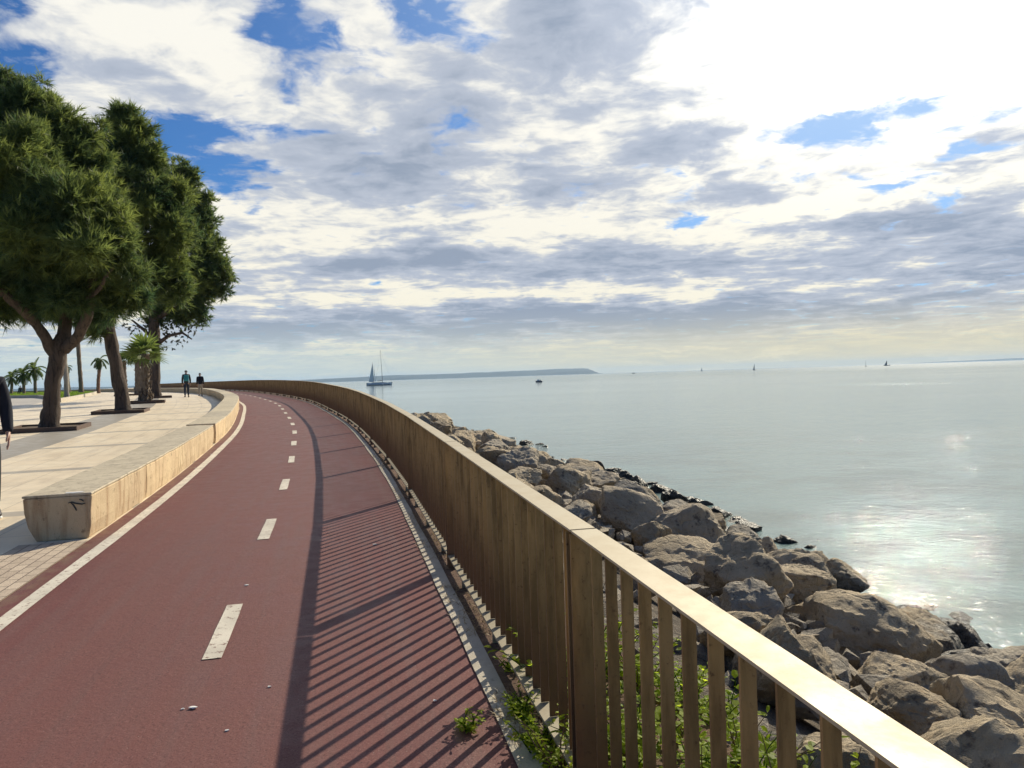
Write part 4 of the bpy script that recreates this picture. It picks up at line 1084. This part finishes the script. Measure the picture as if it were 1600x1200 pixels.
    if pack:
        pk = thing('rucksack', pack, 'rucksack', (0, 0, 0)); 
        pk.location = Vector(loc); pk.rotation_euler = (0, 0, rz); pk.scale = (k, k, k); LOCAL.add(pk.name)
        b = MB(); b.box(Vector((0, -.215, 1.235)), Vector((.145, 0, 0)), Vector((0, .075, 0)), Vector((0, 0, .2)))
        o = b.build('bag', M['teal'], pk); bevel(o, .055, 4)
        b = MB(); b.box(Vector((0, -.305, 1.15)), Vector((.105, 0, 0)), Vector((0, .022, 0)), Vector((0, 0, .09))); bevel(b.build('pocket', M['teal'], pk), .02, 3)
        for sx in (-1, 1):
            b = MB(); b.tube([Vector((.09*sx, -.15, 1.40)), Vector((.10*sx, -.06, 1.475)), Vector((.105*sx, .06, 1.45)), Vector((.11*sx, .125, 1.32)), Vector((.13*sx, .08, 1.16)), Vector((.12*sx, -.14, 1.08))], [.018]*6, 6); b.build('strap', M['charcoal'], pk, smooth=True)
    if bag:
        b = MB(); b.lathe(Vector((-.30, -.05, .98)), [(.01, -.12), (.09, -.11), (.105, 0), (.085, .1), (.02, .13)], 12); o = b.build('bag', M[bag], root, smooth=True)
    return root
w1 = hit(292, 621); w2 = hit(313.5, 619)
head1 = math.atan2(-(-.4), .92)
person('walker in dark clothes carrying a teal rucksack, left of the pair on the promenade', w1, .42, 1.86, 'charcoal', 'denim', .12, pack='teal rucksack on the back of the left walker', arm=.1, group='people walking away on the promenade', armout=.012)
person('walker in a navy jacket and beige trousers, right of the pair on the promenade', w2, .42, 1.66, 'navy', 'beige', .10, arm=.05, group='people walking away on the promenade')
n1 = hit(2, 813)
person('passer-by in a dark navy jacket and dark trousers at the left edge of the photo', Vector((n1.x-.20, n1.y, G(n1.y)+.004)), -2.5, 1.93, 'navy', 'darkcloth', .05, arm=.04, shoe='white', armout=.015)
def far_person(label, px, py, dist, h, **kw):
    p = atd(px, py, dist); p.z = G(dist)+.01; return person(label, p, 1.0, h, 'charcoal', 'darkcloth', fingers=False, **kw)
far_person('tiny dark figure sitting by the middle small palm beyond the lawn', 32, 613, 100, 1.7, sit=True, stride=0)
far_person('tiny dark figure standing at the right of the thick trunk beyond the lawn', 93, 612, 105, 1.7, stride=.05)

# ------------------------------------------------------------------ boats
def hull_mb(L, Bm, Hh, sheer=.25, n=16):
    m = MB(); secs = []
    for i in range(n):
        t = i/(n-1); x = (t-.5)*L; w = Bm/2*(math.sin(math.pi*min(1, .12+t*.72)))**.7*(1 if t < .6 else max(.02, 1-((t-.6)/.4)**2.2)); top = Hh*(1+sheer*(2*t-1)**2 + sheer*max(0, t-.7))
        rk = .06*L*max(0, t-.8)*3
        secs.append([(x+rk, -w, top), (x+rk*.6, -w*.9, top*.45), (x, -w*.55, -.12), (x, 0, -.25), (x, w*.55, -.12), (x+rk*.6, w*.9, top*.45), (x+rk, w, top), (x+rk, 0, top*1.02)])
    vs = [v for s in secs for v in s]; K = 8
    fs = [(i*K+j, i*K+(j+1) % K, (i+1)*K+(j+1) % K, (i+1)*K+j) for i in range(n-1) for j in range(K)]
    fs += [tuple(range(K-1, -1, -1)), tuple((n-1)*K+j for j in range(K))]; m.add(vs, fs); return m
def sail_tri(m, a, b, c, belly):
    N = 6; a, b, c = Vector(a), Vector(b), Vector(c); idx = {}; vs = []
    for side in (0, .06):
        for i in range(N+1):
            for j in range(N+1-i):
                u, v = i/N, j/N; p = a*(1-u-v) + b*u + c*v; p.y += belly*27*u*v*(1-u-v)/1.0*.5 + side; idx[(side, i, j)] = len(vs); vs.append(p)
    fs = []
    for side in (0, .06):
        for i in range(N):
            for j in range(N-i):
                fs.append((idx[(side, i, j)], idx[(side, i+1, j)], idx[(side, i, j+1)]))
                if i+j < N-1: fs.append((idx[(side, i+1, j)], idx[(side, i+1, j+1)], idx[(side, i, j+1)]))
    m.add(vs, fs)
def boat_root(label, px, py, d, rz, name, cat, group=None):
    p = atd(px, py, d); r = thing(name, label, cat, (p.x, d, SEA), rz, group); LOCAL.add(r.name); return r
# two-masted yacht, sail set on the left mast
r = boat_root('two masted yacht with one white sail set on its shorter left mast', 593, 602, 520, 0.05, 'sailing_yacht', 'sailing boat')
k = 520/F
h = hull_mb(38*k, 3.6, 1.5, .3); h.build('hull', M['hullwhite'], r, smooth=True)
m = MB(); m.box(Vector((-1, 0, 1.75)), Vector((4.2, 0, 0)), Vector((0, 1.0, 0)), Vector((0, 0, .35))); m.box(Vector((3.5, 0, 1.7)), Vector((1.4, 0, 0)), Vector((0, .8, 0)), Vector((0, 0, .25))); bevel(m.build('cabin', M['cabin'], r), .15, 2)
m = MB(); m.box(Vector((-.3, 0, .22)), Vector((7.2, 0, 0)), Vector((0, 1.5, 0)), Vector((0, 0, .12))); bevel(m.build('waterline_stripe', M['hulldark'], r), .1, 2)
m = MB(); m.tube([(5*k, 0, 1), (5*k-.9, 0, 24)], [.16, .10], 8); m.build('mast', M['mast'], r, smooth=True)
m = MB(); m.tube([(-8.5*k, 0, 1), (-9.8*k, 0, 15.8)], [.15, .08], 8); m.build('mast', M['mast'], r, smooth=True)
m = MB(); sail_tri(m, (-8.8*k, 0, 2.4), (-16.5*k, .3, 2.6), (-9.9*k, 0, 15.2), .8); m.build('sail', M['sail'], r, smooth=True)
m = MB(); sail_tri(m, (-8.2*k, 0, 14.8), (-7.6*k, .4, 2.6), (-5.8*k, .2, 2.8), -.5); m.build('sail', M['sail'], r, smooth=True)
m = MB(); m.tube([(-8.6*k, 0, 2.5), (-17*k, .2, 2.6)], [.10, .08], 6); m.tube([(4.8*k, 0, 3.1), (-4*k, .1, 3.0)], [.22, .18], 6); m.build('boom', M['wood'], r, smooth=True)
m = MB(); m.tube([(5*k-.9, 0, 23.8), (19*k, 0, 2.0)], [.025]*2, 4); m.tube([(5*k-.9, 0, 23.8), (-6*k, 0, 1.6)], [.025]*2, 4); m.build('stay', M['mast'], r)
m = MB(); m.box(Vector((-19.5*k, 0, .9)), Vector((.25, 0, 0)), Vector((0, .5, 0)), Vector((0, 0, .9))); m.build('stern_gear', M['hulldark'], r)
m = MB(); m.lathe((5.5*k, -2.2, .3), [(.3, 0), (.7, .15), (.75, .5), (.3, .8)], 10); m.build('tender', M['sail'], r, smooth=True)
# motor launch
r = boat_root('small open motor boat with a dark hull and a pale wheelhouse, nearest the headland tip', 842, 597, 385, 2.6, 'motor_boat', 'motor boat')
h = hull_mb(3.6, 1.4, .55, .3); h.build('hull', M['hulldark'], r, smooth=True)
m = MB(); m.box(Vector((.2, 0, .95)), Vector((.6, 0, 0)), Vector((0, .5, 0)), Vector((0, 0, .4))); bevel(m.build('wheelhouse', M['hullwhite'], r), .08, 2)
m = MB(); m.tube([(-.9, 0, .5), (-.9, 0, 1.25)], [.2, .12], 8); m.build('outboard', M['hulldark'], r, smooth=True)
# little sails on the horizon
def small_sail(label, px, py, d, L, mh, rz, reef=False, motor=False):
    r = boat_root(label, px, py, d, rz, 'sailing_boat', 'sailing boat', 'small boats near the horizon')
    hull_mb(L, L*.3, L*.11, .3).build('hull', M['hulldark'], r, smooth=True)
    m = MB(); m.tube([(0, 0, .5), (0, 0, mh)], [.22+L*.012, .15], 6); m.build('mast', M['mast'], r, smooth=True)
    m = MB(); sail_tri(m, (-.2, 0, 1.4), (-L*.42, .2, 1.6), (-.1, 0, mh*.93), .5); m.build('sail', M['mast'] if reef else M['cabin'], r, smooth=True)
small_sail('faint tiny sail on the horizon left of the dark hulled one', 1097, 581, 2300, 8, 12, .2)
small_sail('small dark hulled sailing boat alone in the middle of the horizon', 1179, 580, 1500, 9, 13, .6, True)
small_sail('thin masted sailing boat on the horizon above the far glitter, left of the pair', 1353, 574, 1500, 9, 12, 1.2, True)
small_sail('wide dark sailing boat on the horizon above the far glitter, right of the pair', 1386, 572, 1700, 14, 12, .1, True)
r = boat_root('low dark boat on the horizon right of the headland', 990, 585, 1900, .1, 'motor_boat', 'motor boat', 'small boats near the horizon')
hull_mb(8, 2.4, 1.2, .3).build('hull', M['hulldark'], r, smooth=True)
m = MB(); m.box(Vector((-.5, 0, 1.7)), Vector((1.6, 0, 0)), Vector((0, .8, 0)), Vector((0, 0, .5))); m.build('cabin', M['cabin'], r)
# ------------------------------------------------------------------ sky, sun, camera
SUN_AZ, SUN_EL = math.radians(SUN_AZ_D), math.radians(SUN_EL_D)
SD = Vector((math.sin(SUN_AZ)*math.cos(SUN_EL), math.cos(SUN_AZ)*math.cos(SUN_EL), math.sin(SUN_EL)))
l = bpy.data.lights.new('sun', 'SUN'); l.energy = SUN_E; l.angle = math.radians(.5); l.color = (1, .90, .71)
so = bpy.data.objects.new('sun', l); COL.objects.link(so); so.rotation_euler = (-SD).to_track_quat('-Z', 'Y').to_euler(); so.location = SD*50

w = bpy.data.worlds.new('World'); scene.world = w; w.use_nodes = True
n = NT(w.node_tree); bg = n.n['Background']
sky = n.n.new('ShaderNodeTexSky'); sky.sky_type = 'NISHITA'; sky.sun_disc = False; sky.sun_elevation = SUN_EL; sky.sun_rotation = SUN_AZ
sky.air_density = 1.0; sky.dust_density = .3; sky.ozone_density = 2.0; sky.altitude = 0
d = n.coord('Generated'); d = n.vmath('NORMALIZE', d); s = n.sep(d)
zc = n.math('MAXIMUM', s[2], 0.0)
inv = n.math('DIVIDE', 1.0, n.math('ADD', zc, .075))
P = n.comb(n.math('MULTIPLY', s[0], inv), n.math('MULTIPLY', s[1], inv), 0.)
wn = n.noise(P, 2.6, 3, .5, color=True)
Pw = n.vmath('ADD', P, n.scale(n.vmath('SUBTRACT', wn, (.5, .5, .5)), .26))
n1 = n.noise(Pw, 4.4, 11, .57)
n3 = n.noise(n.vmath('ADD', Pw, (3.1, 7.7, 1.3)), 2.7, 7, .5)
n4 = n.noise(n.vmath('ADD', Pw, (1.1, 2.7, 5.3)), 13.0, 7, .6)
# angular coordinates, ragged by noise, to place the breaks and the heavy banks
az = n.math('ARCTAN2', s[0], s[1]); el = n.math('ARCSINE', s[2])
rg = n.sep(n.noise(n.vmath('MULTIPLY', d, (1., 1., 1.8)), 11, 8, .58, color=True))
az = n.math('ADD', az, n.math('MULTIPLY', n.math('SUBTRACT', rg[0], .5), .11)); el = n.math('ADD', el, n.math('MULTIPLY', n.math('SUBTRACT', rg[1], .5), .075))
def blobs(lst):
    tot = None
    for (px, py, rx, ry, wgt) in lst:
        r = Vector(ray(px, py)).normalized(); a = math.atan2(r.x, r.y); e = math.asin(r.z)
        u = n.math('MULTIPLY', n.math('SUBTRACT', az, a), F/rx); v = n.math('MULTIPLY', n.math('SUBTRACT', el, e), F/ry)
        q = n.math('ADD', n.math('MULTIPLY', u, u), n.math('MULTIPLY', v, v))
        t = n.math('MULTIPLY', n.math('EXPONENT', n.math('MULTIPLY', q, -1.)), wgt)
        tot = t if tot is None else n.math('ADD', tot, t)
    return tot
HOLES = [(430, 45, 75, 55, -.42), (505, 90, 60, 30, -.3), (330, 210, 100, 36, -.5), (280, 215, 55, 45, -.3), (365, 275, 60, 24, -.38), (75, 108, 50, 32, -.5), (20, 25, 60, 30, -.32), (660, 25, 60, 35, -.36), (450, 148, 34, 18, -.3), (725, 190, 60, 14, -.28), (510, 208, 60, 12, -.22),
         (1295, 205, 52, 22, -.58), (1405, 180, 46, 13, -.32), (1490, 238, 50, 9, -.30), (1084, 342, 26, 11, -.45), (1330, 265, 24, 9, -.25), (1475, 312, 16, 8, -.3), (1390, 288, 30, 9, -.28), (575, 455, 24, 7, -.25), (700, 318, 36, 9, -.2),
         (240, 100, 170, 85, .35), (370, 240, 55, 12, .25), (800, 130, 420, 120, .10), (900, 420, 700, 90, .16), (1350, 60, 300, 70, .2), (520, 330, 120, 60, .1)]
GREYS = [(740, 150, 60, 32, .13), (860, 40, 110, 70, .12), (940, 90, 90, 50, .08), (1050, 225, 95, 36, .15), (1170, 285, 100, 30, .13), (900, 290, 80, 22, .08), (640, 250, 90, 30, .11), (680, 285, 80, 22, .10), (560, 275, 50, 24, .05), (1370, 348, 70, 20, .17), (1160, 150, 50, 40, .06),
         (1000, 415, 330, 24, .14), (620, 412, 220, 24, .14), (700, 505, 420, 28, .20), (1250, 485, 420, 34, .17), (1560, 400, 140, 40, .14), (430, 520, 130, 24, .12), (1530, 330, 90, 30, .06), (250, 150, 150, 40, .04),
         (1380, 50, 290, 95, -.26), (1060, 60, 110, 90, .07), (560, 200, 150, 60, .04), (900, 200, 350, 120, .03), (1250, 240, 200, 40, -.08), (220, 50, 130, 30, -.07), (260, 130, 130, 40, .06), (850, 355, 500, 22, -.07), (900, 460, 260, 14, -.10), (1450, 455, 200, 10, -.10), (480, 190, 120, 60, -.06), (1350, 300, 220, 26, -.05)]
HB = blobs([(a, b, c*1.18, d_*1.2, w_*(.78 if w_ < 0 else 1)) for a, b, c, d_, w_ in HOLES]); GB = blobs(GREYS)
back = n.ramp(s[1], -.2, .35, -.22, 0.0)
side = n.ramp(s[2], .46, .7, 0.0, -.15)
dens = n.math('ADD', n.math('ADD', n.math('ADD', n1, HB), back), side)
alpha = n.math('MAXIMUM', n.ramp(dens, .315, .505), n.math('MULTIPLY', n.ramp(n4, .48, .70), n.ramp(dens, .12, .36, 0, .6)))
thick = n.math('ADD', n.math('ADD', n.math('MULTIPLY', n3, .54), n.math('MULTIPLY', n1, .26)), n.math('ADD', n.math('MULTIPLY', n4, .20), GB))
tk = n.ramp(thick, .44, .585)
cs = n.vmath('DOT_PRODUCT', d, tuple(SD), out=1)
g1 = n.math('EXPONENT', n.math('MULTIPLY', n.math('SUBTRACT', cs, 1.), 32.))
g2 = n.math('EXPONENT', n.math('MULTIPLY', n.math('SUBTRACT', cs, 1.), 150.))
low = n.math('EXPONENT', n.math('MULTIPLY', zc, -6.5))
white = n.mix(low, CL_WHITE, CL_LOW)
white = n.scale(white, n.math('ADD', n.math('ADD', .85, n.math('MULTIPLY', g1, 1.1)), n.math('MULTIPLY', g2, 6.)))
grey = n.scale(n.mix(n.ramp(thick, .56, .74), CL_GREY, CL_DARK), n.math('ADD', 1.0, n.math('ADD', n.math('MULTIPLY', g1, .7), n.math('MULTIPLY', g2, 3.))))
cloud = n.mix(tk, white, grey)
skyc = n.mix(1.0, sky.outputs[0], SKY_TINT, 'MULTIPLY')
skyc = n.scale(skyc, SKY_K)
skyc = n.mix(n.math('EXPONENT', n.math('MULTIPLY', n.math('SUBTRACT', cs, 1.), 11.)), skyc, (.52, .68, .90))
sc_ = n.mix(alpha, skyc, cloud)
# thin veil of lit haze towards the horizon
hv = n.math('EXPONENT', n.math('MULTIPLY', n.math('POWER', n.math('DIVIDE', zc, .058), 3.), -1.))
lr = n.ramp(s[0], -.6, .5)
veil = n.mix(lr, VEIL_L, VEIL_R)
streak = n.noise(n.comb(n.math('MULTIPLY', az, 3.), n.math('MULTIPLY', el, 42.), 0.), 2.2, 6, .55)
veil = n.mix(n.ramp(streak, .5, .68, 0, .5), veil, n.mix(lr, (.68, .70, .60), (.84, .75, .52)))
veil = n.mix(n.ramp(streak, .45, .33, 0, .4), veil, n.mix(lr, (.42, .53, .60), (.52, .53, .45)))
sc_ = n.mix(n.math('MULTIPLY', hv, .93), sc_, veil)
bg.inputs['Strength'].default_value = .1
n.put(bg.inputs['Color'], n.scale(sc_, 10.0))
w.cycles.sampling_method = 'MANUAL'; w.cycles.sample_map_resolution = 1024

# sea air between here and the headland
mb = MB(); hx, hy0, hy1, hz0, hz1 = 10000, -80, 10500, SEA-4.2, 66
mb.hexa([Vector(v) for v in ((-hx, hy0, hz0), (hx, hy0, hz0), (hx, hy1, hz0), (-hx, hy1, hz0), (-hx, hy0, hz1), (hx, hy0, hz1), (hx, hy1, hz1), (-hx, hy1, hz1))])
hm = bpy.data.materials.new('sea_air'); hm.use_nodes = True; hn = NT(hm.node_tree)
hn.n.remove(hn.n['Principled BSDF']); pv = hn.n.new('ShaderNodeVolumePrincipled')
pv.inputs['Color'].default_value = (.42, .67, 1.0, 1); pv.inputs['Density'].default_value = HAZE; pv.inputs['Anisotropy'].default_value = .2
hn.l.new(pv.outputs[0], hn.n['Material Output'].inputs['Volume'])
if HAZE: tag(mb.build('haze', hm), kind='stuff')

cam = bpy.data.cameras.new('camera'); cam.sensor_width = 36; cam.lens = 27.0; cam.clip_start = .05; cam.clip_end = 60000
co = bpy.data.objects.new('camera', cam); COL.objects.link(co)
co.matrix_world = Matrix.Translation((0, 0, EYE)) @ Matrix.Rotation(math.pi/2-PITCH, 4, 'X') @ Matrix.Rotation(-ROLL, 4, 'Z')
scene.camera = co
vs = scene.view_settings; vs.view_transform = 'Standard'; vs.look = 'None'; vs.exposure = EXPOSURE; vs.gamma = 1; vs.use_curve_mapping = False
scene.render.engine = 'CYCLES'; scene.cycles.max_bounces = 8; scene.cycles.use_denoising = True
scene.cycles.transparent_max_bounces = 8; scene.cycles.sample_clamp_indirect = 6
